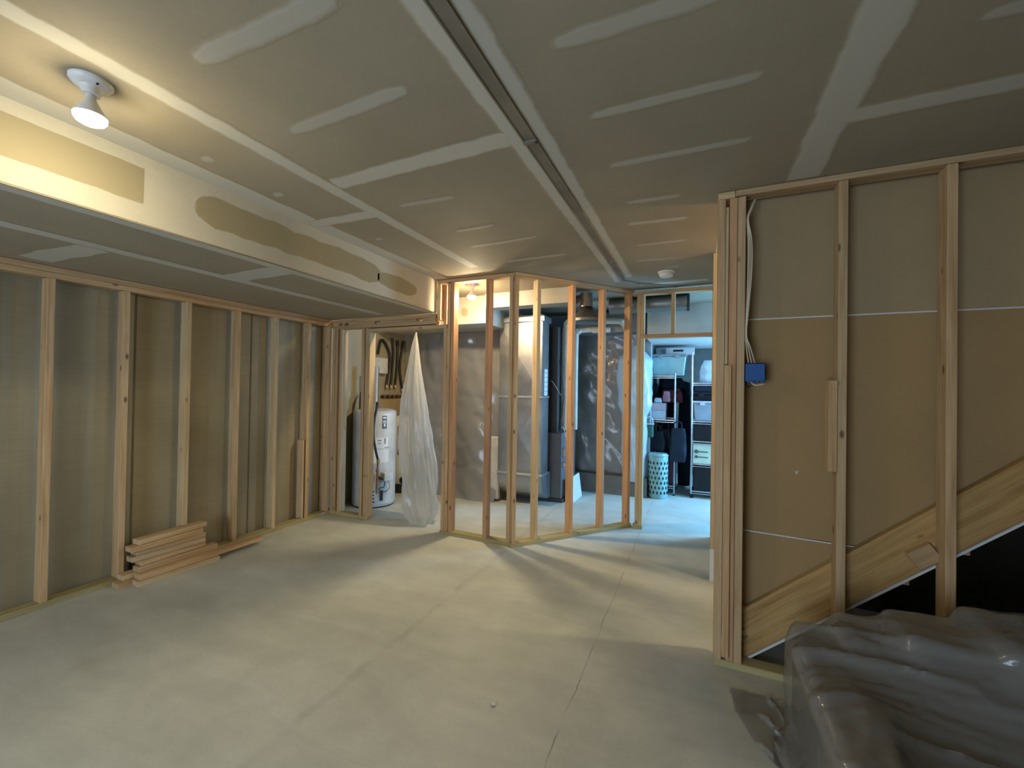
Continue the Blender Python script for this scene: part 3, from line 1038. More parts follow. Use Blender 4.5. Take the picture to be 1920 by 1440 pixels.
sweep('burner_tube', [hp(0.40, 0.33, 0.34), hp(0.33, 0.36, 0.28), hp(0.22, 0.35, 0.27), hp(0.20, 0.30, 0.24)], 0.006, 'black_iron', wh, 8)
sweep('burner_tube', [hp(0.52, 0.34, 0.35), hp(0.54, 0.36, 0.27), hp(0.46, 0.34, 0.22), hp(0.36, 0.29, 0.20)], 0.006, 'copper', wh, 8)
lathe('union_nut', [(0, -0.02), (0.022, -0.02), (0.022, 0.02), (0, 0.02)], 'brass', wh, hp(0.14, 0.33, 0.60), 6)
lathe('union_nut', [(0, -0.02), (0.022, -0.02), (0.022, 0.02), (0, 0.02)], 'copper', wh, hp(0.125, 0.33, 0.48), 6)
lathe('flue', [(0.05, 1.21), (0.05, 1.30), (0.04, 1.32), (0.04, 1.75), (0, 1.75)], 'dull_metal', wh, (HX, HY, 0), 20)
sweep('water_pipe', [(HX - 0.15, HY - 0.1, 1.20), (HX - 0.15, HY - 0.1, 1.34), (HX - 0.22, HY - 0.02, 1.42)], 0.018, 'black_rubber', wh, 10)
sweep('water_pipe', [(HX + 0.02, HY - 0.17, 1.21), (HX + 0.02, HY - 0.17, 1.30), (HX + 0.06, HY - 0.10, 1.36)], 0.022, 'black_iron', wh, 10)

# second small tank behind, half hidden by the plastic
et = thing('pressure_tank', 'pale cylindrical tank half hidden behind the hanging plastic', 'tank', (-3.895, 4.83, 0))
lathe('tank', [(0, 0.12), (0.10, 0.13), (0.13, 0.17), (0.13, 1.02), (0.11, 1.07), (0, 1.10)], 'label_white', et, (-3.895, 4.83, 0), 28)
lathe('foot_ring', [(0.10, 0), (0.10, 0.14)], 'black_iron', et, (-3.895, 4.83, 0), 24)
box('printed_strip', (-3.84, 4.705, 0.55), (-3.82, 4.72, 0.95), 'label_print', et)
lathe('valve_wheel', [(0, 0), (0.05, 0.0), (0.05, 0.03), (0, 0.03)], 'black_iron', et, (-3.74, 4.72, 0.20), 16, (PI / 2, 0, 0))

# manifold box and black pipes on the back wall
mb = thing('control_box', 'white wall box above the water heater', 'control box', (-4.05, 4.461, 1.7))
box('box_body', (-4.084, 4.361, 1.683), (-4.0, 4.662, 1.902), 'white_enamel', mb, 0.006)
for k in range(4):
    lathe('indicator', [(0, 0), (0.009, 0), (0.009, 0.006), (0, 0.008)], 'label_white', mb, (-4.0, 4.582, 1.713 + k * 0.05), 10, (0, PI / 2, 0))
pp = [
    ([(-4.05, 4.512, 1.950), (-4.05, 4.581, 2.158), (-4.05, 4.717, 2.036), (-4.05, 4.755, 1.885), (-4.05, 4.697, 1.524)], 'black pipe bent into a hook above the white wall box'),
    ([(-4.05, 4.792, 2.205), (-4.05, 4.832, 2.007), (-4.05, 4.815, 1.773), (-4.05, 4.788, 1.525)], 'second black pipe from the hooked one'),
    ([(-4.05, 4.921, 2.188), (-4.05, 4.919, 1.857), (-4.05, 4.881, 1.526)], 'straight black pipe third from the hooked one'),
    ([(-4.05, 5.056, 2.187), (-4.05, 4.990, 1.901), (-4.05, 4.984, 1.702), (-4.05, 5.039, 1.480)], 'black pipe nearest the hanging plastic'),
]
for pts, lb in pp:
    e = Vector(pts[-1])
    t = thing('water_pipe', lb, 'pipe', e, 'black pipes over the manifold')
    sweep('pipe', pts, 0.0165, 'black_rubber', t, 10)
    lathe('valve', [(0, -0.05), (0.018, -0.05), (0.022, -0.03), (0.014, -0.01), (0.014, 0.02), (0, 0.02)], 'copper', t, e, 10)
    box('valve_lever', (e.x + 0.018, e.y - 0.03, e.z - 0.035), (e.x + 0.028, e.y + 0.004, e.z - 0.025), 'label_white', t, 0.001)
mf = thing('manifold', 'dark copper manifold pipe along the wall behind the water heater', 'pipe', (-4.05, 4.8, 1.36))
sweep('pipe', [(-4.05, 4.60, 1.36), (-4.05, 5.08, 1.36)], 0.02, 'black_iron', mf, 10, smooth_path=False)
for k in range(5):
    lathe('clamp', [(0.021, -0.012), (0.027, -0.012), (0.027, 0.012), (0.021, 0.012)], 'copper', mf, (-4.05, 4.64 + k * 0.10, 1.36), 12, (PI / 2, 0, 0))
wbp = tag(box('wall_board', (-4.083, 4.55, 1.02), (-4.065, 5.10, 1.335), 'drywall_back_grey', None, 0.002), 'tan board on the wall under the black pipes', 'board')

# ------------------------------------------------------------------ hanging plastic in the doorway
hx, hy = -2.845, 3.80
# height, sideways centre, half width of the bunched sheet
CONE = [(2.115, -0.045, 0.008), (1.96, -0.055, 0.040), (1.66, -0.065, 0.085), (1.37, -0.070, 0.140), (1.05, -0.055, 0.175), (0.84, -0.035, 0.196), (0.72, -0.010, 0.186), (0.60, 0.012, 0.176),
        (0.38, 0.030, 0.192), (0.20, 0.045, 0.190), (0.08, 0.050, 0.165), (0.004, 0.045, 0.115)]


def cone(u, v):
    a = u * 2 * PI
    t = v * (len(CONE) - 1)
    k = min(int(t), len(CONE) - 2)
    t -= k
    z, c, w = [p + (q - p) * t for p, q in zip(CONE[k], CONE[k + 1])]
    m = min(1.0, 0.25 + v * 1.2)
    fl = 0.10 * math.sin(5 * a + 2.2 * v) + 0.085 * math.sin(9 * a - 3 * v + 1) + 0.045 * math.sin(17 * a + 5 + 2 * v)
    wr = noise.noise(Vector((math.cos(a) * 1.8, math.sin(a) * 1.8, z * 4))) * 0.22 * v
    cr = abs(noise.noise(Vector((math.cos(a) * 3.2 + z * 1.5, math.sin(a) * 3.2, z * 5)))) * 0.18 * v
    r = w * (1 + fl * m + wr - cr)
    # the image plane is turned to the room: sideways runs along the camera's right
    return (hx + (c + r * math.cos(a)) * 0.95 - 0.35 * r * math.sin(a), hy + 0.03 + (c + r * math.cos(a)) * 0.30 + r * 0.75 * math.sin(a), z)


hp_ = sheet('hanging_plastic', cone, 120, 88, 'plastic_curtain', None, True)
tag(hp_, 'gathered translucent plastic sheet hanging like a cone in the doorway', 'plastic sheet')

# plastic on the utility walls
wp = random.Random(5)


def wall_plastic(name, x0, x1, y, z0, z1, mat, amp, seed, label, flare=0.0):
    def fn(u, v):
        x = x0 + (x1 - x0) * u
        z = z0 + (z1 - z0) * v
        n1 = noise.noise(Vector((x * 2.3 + seed, z * 1.1, seed)))
        n2 = noise.noise(Vector((x * 6 + z * 4 + seed, z * 3 - x * 2, seed * 2)))
        n3 = abs(noise.noise(Vector((x * 3 + z * 2.2, z * 2.4 - x * 2 + seed, 3.3 + seed))))
        yy = y - amp * (0.55 + 0.55 * n1 + 0.22 * n2 - 0.5 * (1 - min(1, n3 * 5)) * 0.35)
        yy -= flare * max(0, 1 - v * 4) ** 2
        return (x, yy, z)
    return tag(sheet(name, fn, int(abs(x1 - x0) * 26), 70, mat), label, 'plastic sheet')


wall_plastic('wall_plastic_sheet', -3.74, -2.43, 5.11, 0.002, 2.28, 'plastic_wall', 0.10, 2.0, 'creased grey plastic sheet on the wall between the hanging plastic and the metal duct', 0.16)
wall_plastic('wall_plastic_sheet', -1.95, -0.70, 6.262, 0.30, 2.40, 'plastic_wall', 0.09, 8.0, 'grey plastic sheet over insulation on the wall behind the diagonal studs')


def bulge(u, v):
    z = 0.22 + 1.92 * v
    big = 1.0 if z > 1.30 else 0.74 + 0.26 * max(0.0, (z - 1.15) / 0.15)
    big *= min(1.0, 0.35 + (2.14 - z) * 3.2) * (0.80 + 0.2 * min(1.0, z / 0.6))
    a = PI * (1 - u)
    k = 1 + 0.10 * noise.noise(Vector((u * 5, z * 4, 1.1))) + 0.05 * noise.noise(Vector((u * 14, z * 9 + u * 8, 4.1)))
    return (-0.83 + 0.24 * big * k * math.cos(a), 6.22 - 0.27 * big * k * math.sin(a) ** 0.8, z)


tag(sheet('wall_plastic_sheet', bulge, 40, 90, 'plastic_white'), 'pale blue lit plastic bulging beside the storage shelves', 'plastic sheet')
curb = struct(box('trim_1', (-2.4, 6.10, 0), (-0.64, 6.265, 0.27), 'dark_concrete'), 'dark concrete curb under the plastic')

# ------------------------------------------------------------------ furnace and ducts
rd = thing('return_duct', 'tall shiny galvanized return air duct with a rounded boot at the bottom', 'duct', (-2.1, 5.08, 0))
dx0, dx1, dy0, dy1 = -2.395, -1.795, 4.955, 5.20
box('duct_section', (dx0, dy0, 1.405), (dx1, dy1, 2.45), 'galvanized', rd, 0.003)
box('duct_section', (dx0 - 0.004, dy0 - 0.003, 0.415), (dx1 + 0.004, dy1, 1.395), 'galvanized', rd, 0.003)
for z in (1.40, 0.41):
    box('seam_band', (dx0 - 0.016, dy0 - 0.020, z - 0.013), (dx1 + 0.016, dy1, z + 0.013), 'bright_metal', rd, 0.003)
box('collar', (dx0 - 0.03, dy0 - 0.03, 2.36), (dx1 + 0.03, dy1, 2.43), 'galvanized', rd, 0.004)
# cross-break creases: shallow pyramids on the front faces
for z0, z1 in ((1.42, 2.35), (0.43, 1.38)):
    bm = bmesh.new()
    c = bm.verts.new(((dx0 + dx1) / 2, dy0 - 0.016, (z0 + z1) / 2))
    q = [bm.verts.new(p) for p in ((dx0 + 0.004, dy0 - 0.0035, z0), (dx1 - 0.004, dy0 - 0.0035, z0), (dx1 - 0.004, dy0 - 0.0035, z1), (dx0 + 0.004, dy0 - 0.0035, z1))]
    for k in range(4):
        bm.faces.new((q[k], q[(k + 1) % 4], c))
    from_bm('front_panel', bm, 'galvanized', rd)
prof = [(dy0 - 0.006, 0.41)]
for k in range(9):
    a = k / 8 * PI / 2
    prof.append((dy0 - 0.006 + 0.30 - 0.30 * math.cos(a), 0.37 - 0.30 * math.sin(a)))
prof += [(dy1 + 0.12, 0.07), (dy1 + 0.12, 0.41)]
extrude_poly('boot', prof, dx0 - 0.006, dx1 + 0.006, 'galvanized', rd, 'X')
lb = box('data_label', (dx1 + 0.0005, 5.03, 1.42), (dx1 + 0.004, 5.15, 1.76), 'label_white', rd)
for k in range(5):
    box('label_print', (dx1 + 0.004, 5.045, 1.47 + k * 0.06), (dx1 + 0.005, 5.135, 1.476 + k * 0.06), 'label_print', lb)
fu = thing('furnace', 'dark grey gas furnace cabinet behind the shiny duct', 'furnace', (-1.9, 5.6, 0))
box('cabinet', (-2.30, 5.335, 0.05), (-1.64, 6.00, 0.92), 'furnace_grey', fu, 0.008)
box('plenum', (-2.28, 5.36, 0.921), (-1.72, 5.98, 2.35), 'furnace_dark', fu, 0.005)
box('base_pad', (-2.32, 5.33, 0.0), (-1.62, 6.02, 0.049), 'furnace_dark', fu, 0.004)
fd = box('switch_box', (-1.638, 5.37, 0.60), (-1.60, 5.44, 0.72), 'galvanized', fu, 0.003)
box('switch_toggle', (-1.598, 5.395, 0.65), (-1.585, 5.41, 0.675), 'black_plastic', fu)
box('gas_cock', (-1.638, 5.36, 0.47), (-1.60, 5.42, 0.53), 'galvanized', fu, 0.004)
sweep('conduit', [(-1.60, 5.40, 0.72), (-1.60, 5.39, 0.85), (-1.63, 5.37, 0.98), (-1.66, 5.36, 1.0)], 0.006, 'cable_white', fu, 6)
sweep('wire', [(-1.66, 5.36, 1.35), (-1.64, 5.34, 1.20), (-1.68, 5.33, 1.05), (-1.69, 5.34, 0.93)], 0.006, 'black_rubber', fu, 6)
sweep('wire', [(-1.70, 5.35, 1.9), (-1.66, 5.33, 1.7), (-1.62, 5.33, 1.4), (-1.66, 5.34, 1.2)], 0.005, 'black_rubber', fu, 6)
sweep('wire', [(-1.79, 5.30, 1.62), (-1.74, 5.30, 1.56), (-1.66, 5.33, 1.42)], 0.004, 'cable_white', fu, 6)
box('filter_cabinet', (-2.62, 4.98, 0.03), (-2.40, 5.05, 0.86), 'white_enamel', fu, 0.012)
lp = box('leaning_panel', (-0.01, -0.22, 0), (0.01, 0.22, 0.62), 'label_white', None, 0.003)
lp.location = (-1.50, 5.62, 0.012)
lp.rotation_euler = (0, -0.14, 0)
tag(lp, 'white panel leaning against the furnace beyond the studs', 'panel')

for pts, r, lb in (([(-1.655, 5.50, 0.95), (-1.655, 5.50, 2.28), (-1.63, 5.50, 2.40), (-1.55, 5.55, 2.44), (-1.0, 5.60, 2.42), (-0.92, 5.62, 2.39), (-0.88, 5.66, 2.33)], 0.040, 'upper cream plastic vent pipe turning across above the furnace'),
                   ([(-1.56, 5.66, 0.95), (-1.56, 5.66, 2.20), (-1.53, 5.66, 2.30), (-1.45, 5.70, 2.335), (-1.10, 5.75, 2.33)], 0.038, 'lower cream plastic vent pipe below the other vent pipe')):
    t = thing('vent_pipe', lb, 'pipe', pts[0], 'cream vent pipes')
    sweep('pipe', pts, r, 'pvc', t, 14)
    q = Vector(pts[4])
    q2 = Vector(pts[3])
    m_ = q2.lerp(q, 0.45)
    lathe('coupling', [(r, -0.05), (r + 0.008, -0.05), (r + 0.008, 0.05), (r, 0.05)], 'pvc', t, m_, 16, (0, PI / 2, 0))

# small vertical duct elbow poking through the diagonal wall top, with branch
el = thing('duct_elbow', 'shiny round duct stub hanging behind the diagonal studs', 'duct', (-1.16, 4.52, 2.4))
lathe('pipe', [(0.072, 2.43), (0.072, 2.585), (0, 2.585)], 'galvanized', el, (-1.155, 4.60, 0), 20)
sweep('branch', [(-1.155, 4.60, 2.50), (-1.36, 4.66, 2.52)], 0.07, 'galvanized', el, 18, smooth_path=False)
sweep('branch_collar', [(-1.30, 4.64, 2.515), (-1.325, 4.65, 2.517)], 0.078, 'chrome', el, 18, smooth_path=False)
lathe('reducer', [(0.072, 2.435), (0.19, 2.30), (0.19, 2.27), (0, 2.27)], 'dull_metal', el, (-1.155, 4.66, 0), 20)
rdn = thing('round_duct', 'dull round duct running above the storage doorway header', 'duct', (-0.5, 5.2, 2.5))
sweep('pipe', [(-1.0, 5.16, 2.53), (-0.6, 5.17, 2.53), (-0.10, 5.2, 2.53)], 0.095, 'dull_metal', rdn, 24)
for x in (-0.66, -0.62, -0.11):
    lathe('joint_band', [(0.095, -0.014), (0.1015, -0.012), (0.1015, 0.012), (0.095, 0.014)], 'galvanized' if x < -0.3 else 'black_iron', rdn, (x, 5.17 + (0.03 if x > -0.3 else 0), 2.53), 24, (0, PI / 2, 0))
# flat trunk duct near the ceiling over the furnace
td = tag(box('trunk_duct', (-1.70, 5.80, 2.30), (-0.70, 6.10, 2.58), 'dull_metal', None, 0.004), 'dark flat trunk duct under the ceiling above the vent pipes', 'duct')

# ------------------------------------------------------------------ storage room
ds = thing('drum_stool', 'pierced pale teal ceramic drum stool on the storage floor', 'stool', (-0.50, 6.24, 0))
lathe('body', [(0, 0.0), (0.118, 0.0), (0.128, 0.02), (0.132, 0.20), (0.133, 0.42), (0.130, 0.60), (0.120, 0.622), (0.10, 0.628), (0, 0.622)], 'teal_glaze', ds, (-0.50, 6.24, 0), 36)
lathe('rim_ring', [(0.128, 0.585), (0.137, 0.590), (0.137, 0.604), (0.128, 0.609)], 'teal_glaze', ds, (-0.50, 6.24, 0), 36)
me_h = None
for row in range(7):
    for k in range(16):
        a = 2 * PI * (k + 0.5 * (row % 2)) / 16
        if math.sin(a) > 0.15:
            continue
        r = 0.1335
        if me_h is None:
            bm = bmesh.new()
            vv = [(-0.0, -0.024), (0.009, -0.008), (0.009, 0.008), (0.0, 0.024), (-0.009, 0.008), (-0.009, -0.008)]
            F1 = [bm.verts.new((x, 0.003, z)) for x, z in vv]
            F0 = [bm.verts.new((x, -0.012, z)) for x, z in vv]
            bm.faces.new(F1)
            bm.faces.new(F0[::-1])
            for i in range(6):
                bm.faces.new((F1[i], F0[i], F0[(i + 1) % 6], F1[(i + 1) % 6]))
            o = from_bm('pierced_hole', bm, 'black_plastic', ds)
            me_h = o.data
        else:
            o = link('pierced_hole', me_h, None, ds)
        o.location = (-0.50 + r * math.cos(a), 6.24 + r * math.sin(a), 0.09 + row * 0.068)
        o.rotation_euler = (0, 0, a - PI / 2)


def rack(name, label, x0, x1, y0, y1, shelves, top, casters=False):
    t = thing(name, label, 'shelf', ((x0 + x1) / 2, (y0 + y1) / 2, 0), 'chrome racks in the storage room')
    zb = 0.075 if casters else 0.0
    for x in (x0, x1):
        for y in (y0, y1):
            sweep('post', [(x, y, zb), (x, y, top)], 0.0125, 'chrome', t, 10, smooth_path=False)
            if casters:
                lathe('caster', [(0, -0.012), (0.028, -0.012), (0.032, 0), (0.028, 0.012), (0, 0.012)], 'black_plastic', t, (x + 0.012, y, 0.033), 16, (PI / 2, 0, 0))
                lathe('caster_stem', [(0.009, 0.05), (0.009, 0.085), (0, 0.085)], 'chrome', t, (x, y, 0), 10)
            else:
                lathe('foot', [(0, 0), (0.018, 0), (0.016, 0.02), (0, 0.02)], 'black_plastic', t, (x, y, 0), 12)
    for z in shelves:
        s = boxes('shelf', [((x0, y0 - 0.004, z - 0.006), (x1, y0 + 0.004, z + 0.006)), ((x0, y1 - 0.004, z - 0.006), (x1, y1 + 0.004, z + 0.006)),
                            ((x0, y0 - 0.004, z - 0.034), (x1, y0 + 0.004, z - 0.026)), ((x0 - 0.004, y0, z - 0.006), (x0 + 0.004, y1, z + 0.006)), ((x1 - 0.004, y0, z - 0.006), (x1 + 0.004, y1, z + 0.006))]
                  + [((x0 + (x1 - x0) * k / 14 - 0.0015, y0, z - 0.002), (x0 + (x1 - x0) * k / 14 + 0.0015, y1, z + 0.002)) for k in range(1, 14)], 'chrome', t)
    return t


rack('wire_rack', 'chrome wire rack behind the drum stool carrying the teal bin', -0.66, -0.30, 6.45, 6.95, (0.13, 1.08, 1.72), 1.76)
rack('wire_rack', 'chrome wire rack on casters at the right of the storage doorway', -0.075, 0.75, 6.42, 6.9, (0.10, 0.48, 0.80, 1.08, 1.62), 2.05, True)


def tote(name, label, x0, x1, y0, y1, z0, z1, mat, lidmat):
    t = thing(name, label, 'bin', ((x0 + x1) / 2, (y0 + y1) / 2, z0))
    i = 0.025
    bm = bmesh.new()
    lo = [(x0 + i, y0 + i), (x1 - i, y0 + i), (x1 - i, y1 - i), (x0 + i, y1 - i)]
    hi = [(x0, y0), (x1, y0), (x1, y1), (x0, y1)]
    Lo = [bm.verts.new((*p, z0)) for p in lo]
    Hi = [bm.verts.new((*p, z1 - 0.03)) for p in hi]
    bm.faces.new(Lo[::-1])
    bm.faces.new(Hi)
    for k in range(4):
        bm.faces.new((Lo[k], Lo[(k + 1) % 4], Hi[(k + 1) % 4], Hi[k]))
    from_bm('tub', bm, mat, t, bevel=0.01)
    box('lid', (x0 - 0.012, y0 - 0.012, z1 - 0.029), (x1 + 0.012, y1 + 0.012, z1), lidmat, t, 0.006)
    for s in (0.25, 0.75):
        xx = x0 + (x1 - x0) * s
        box('latch', (xx - 0.03, y0 - 0.018, z1 - 0.06), (xx + 0.03, y0 + 0.008, z1 - 0.012), lidmat, t, 0.002)
    return t


tote('storage_bin', 'teal translucent storage bin on top of the rack by the stool', -0.63, -0.16, 6.47, 6.90, 1.727, 2.04, 'teal_tote', 'grey_tote')
tote('storage_bin', 'grey storage bin with a white rim on the caster rack', -0.06, 0.42, 6.43, 6.88, 1.087, 1.37, 'grey_tote', 'white_card')
tote('storage_bin', 'black storage bin with a dark lid above the grey bin', -0.10, 0.45, 6.43, 6.88, 1.372, 1.49, 'black_plastic', 'black_plastic')
bk = thing('carton', 'white carton with a dark hand hole on the teal bin', 'box', (-0.25, 6.75, 2.045))
box('carton_body', (-0.44, 6.60, 2.041), (-0.05, 6.86, 2.145), 'white_card', bk, 0.003)
box('hand_hole', (-0.34, 6.597, 2.085), (-0.20, 6.604, 2.115), 'black_plastic', bk, 0.002)
pb = thing('carton', 'pink and white carton on the rack below the teal bin', 'box', (-0.53, 6.6, 1.08))
box('carton_body', (-0.645, 6.47, 1.087), (-0.43, 6.80, 1.215), 'white_card', pb, 0.003)
box('carton_lid', (-0.65, 6.465, 1.216), (-0.425, 6.805, 1.325), 'pink_card', pb, 0.003)
gb = thing('lantern', 'dark green lantern shaped case hanging at the left of the rack', 'lantern', (-0.62, 6.40, 0.85))
box('lantern_body', (-0.685, 6.20, 0.84), (-0.57, 6.29, 1.02), 'green_plastic', gb, 0.01)
box('lantern_band', (-0.69, 6.195, 1.021), (-0.565, 6.295, 1.036), 'white_card', gb, 0.003)
sweep('handle', [(-0.68, 6.245, 1.03), (-0.67, 6.245, 1.10), (-0.63, 6.245, 1.13), (-0.59, 6.245, 1.10), (-0.58, 6.245, 1.03)], 0.010, 'white_card', gb, 8)


def bag(name, label, x0, x1, y0, y1, z0, z1, mat, seed, handles=True, cat='bag'):
    t = thing(name, label, cat, ((x0 + x1) / 2, (y0 + y1) / 2, z0))
    cx, cy = (x0 + x1) / 2, (y0 + y1) / 2

    def fn(u, v):
        a = u * 2 * PI
        c, s = math.cos(a), math.sin(a)
        e = 0.35
        px = math.copysign(abs(c) ** e, c)
        py = math.copysign(abs(s) ** e, s)
        k = 1 - 0.25 * v ** 3 if v < 0.985 else 0.0
        k *= 0.86 + 0.14 * math.sin(min(1, v * 4) * PI / 2)
        if v < 0.001:
            k = 0.0
        w = 1 + 0.13 * noise.noise(Vector((c * 1.3 + seed, s * 1.3, v * 3 + seed)))
        return (cx + (x1 - x0) / 2 * px * k * w, cy + (y1 - y0) / 2 * py * k * w, z0 + (z1 - z0) * max(0.0, min(1.0, (v - 0.02) / 0.96)))
    sheet('bag_body', fn, 40, 30, mat, t, True)
    if handles:
        sweep('bag_handle', [(cx - 0.05, y0 + 0.03, z1 - 0.03), (cx - 0.04, y0 + 0.02, z1 + 0.08), (cx + 0.04, y0 + 0.02, z1 + 0.08), (cx + 0.05, y0 + 0.03, z1 - 0.03)], 0.008, mat, t, 8)
    return t


bag('fabric_bag', 'dark navy cloth bag hanging from the rack right of the stool', -0.36, -0.14, 6.30, 6.43, 0.50, 0.98, 'fabric_navy', 3)
bag('fabric_bag', 'black cloth bag hanging behind the drum stool', -0.66, -0.42, 6.30, 6.43, 0.64, 0.92, 'fabric_black', 5)
bag('fabric_bag', 'dark brown bag in the middle of the rack', -0.50, -0.37, 6.47, 6.70, 0.66, 0.94, 'black_plastic', 6)
bag('garment_heap', 'heap of dark red garments above the pink carton', -0.52, -0.20, 6.70, 6.93, 1.33, 1.53, 'fabric_red', 9, False, 'clothing')
bag('garment_heap', 'small pink cloth bundle above the pink carton', -0.47, -0.37, 6.50, 6.62, 1.34, 1.50, 'fabric_pink', 12, False, 'clothing')
bag('garment_heap', 'pale bundle lying on the pink carton', -0.595, -0.48, 6.485, 6.595, 1.327, 1.40, 'white_card', 14, False, 'clothing')
bag('garment_heap', 'dark bundle at the left above the pink carton', -0.66, -0.545, 6.6, 6.8, 1.34, 1.62, 'fabric_black', 15, False, 'clothing')
bag('bag_and_backdrop', 'tall black garment bag hanging between the two racks', -0.28, -0.09, 6.98, 7.2, 0.02, 1.66, 'fabric_black', 18, False)
bag('bag_and_backdrop', 'wide black backdrop added behind the pink carton to darken the rack', -0.60, -0.30, 7.0, 7.2, 0.02, 1.72, 'fabric_black', 19, False)  # added as a dark backdrop so the rack reads black
tote('storage_bin', 'black lidded bin added to darken the bottom shelf behind the drum stool', -0.64, -0.46, 6.47, 6.9, 0.137, 0.55, 'black_plastic', 'black_plastic')  # added dark filler for the blackness under the rack
bag('garment_heap', 'dark clothing filling the shelf under the teal bin', -0.52, -0.18, 6.66, 6.93, 1.535, 1.70, 'fabric_black', 22, False, 'clothing')
bag('garment_heap', 'maroon cloth hanging low beside the rack post', -0.44, -0.315, 6.55, 6.75, 0.14, 0.52, 'fabric_red', 25, False, 'clothing')
pg = thing('carton', 'pale green printed carton on the caster rack', 'box', (0.1, 6.6, 0.48))
box('carton_body', (-0.055, 6.43, 0.487), (0.35, 6.85, 0.765), 'pale_green_card', pg, 0.004)
for z, rr in ((0.66, 0.028), (0.585, 0.022)):
    lathe('printed_spoon', [(0, 0), (rr, 0), (rr, 0.002), (0, 0.002)], 'dark_print', pg, (-0.01, 6.4295, z), 16, (PI / 2, 0, 0))
    box('printed_handle', (0.01, 6.4275, z - 0.008), (0.14, 6.4305, z + 0.006), 'dark_print', pg)
tag(box('black_case', (-0.05, 6.44, 0.81), (0.4, 6.85, 1.045), 'black_plastic', None, 0.012), 'black case on the caster rack under the grey bin', 'case')
tag(box('black_case', (-0.05, 6.44, 0.11), (0.4, 6.85, 0.44), 'black_plastic', None, 0.012), 'black case on the lowest shelf of the caster rack', 'case')
tag(box('black_case', (-0.06, 6.44, 1.492), (0.4, 6.85, 1.585), 'fabric_navy', None, 0.02), 'flat navy case lying on the black bin', 'case')
bag('white_cloth', 'white folded cloths on the top shelf of the caster rack', 0.02, 0.45, 6.45, 6.85, 1.63, 1.95, 'plastic_white', 30, False, 'cloth')

# ------------------------------------------------------------------ covered sofa: furniture under a plastic drop sheet
so = thing('sofa', 'dark upholstered sofa under the plastic drop sheet', 'sofa', (1.2, 1.8, 0))
SOFA = [((0.37, 1.02, 0.06), (0.56, 2.22, 0.485)), ((0.52, 1.98, 0.06), (0.76, 2.28, 0.55)), ((0.70, 1.98, 0.06), (1.0, 2.28, 0.61)), ((0.94, 1.95, 0.06), (2.5, 2.28, 0.665)), ((0.56, 1.05, 0.06), (2.5, 1.95, 0.42)), ((2.3, 1.05, 0.06), (2.5, 2.22, 0.46))]
for nm, (lo, hi) in zip(('arm', 'cushion', 'cushion', 'backrest', 'seat_base', 'arm'), SOFA):
    box(nm, [v + 0.018 for v in lo], [v - 0.018 for v in hi], 'sofa_fabric', so, 0.03)
for x in (0.45, 2.4):
    for y in (1.12, 2.18):
        lathe('foot', [(0, 0), (0.025, 0), (0.03, 0.085), (0, 0.085)], 'black_iron', so, (x, y, 0), 10)


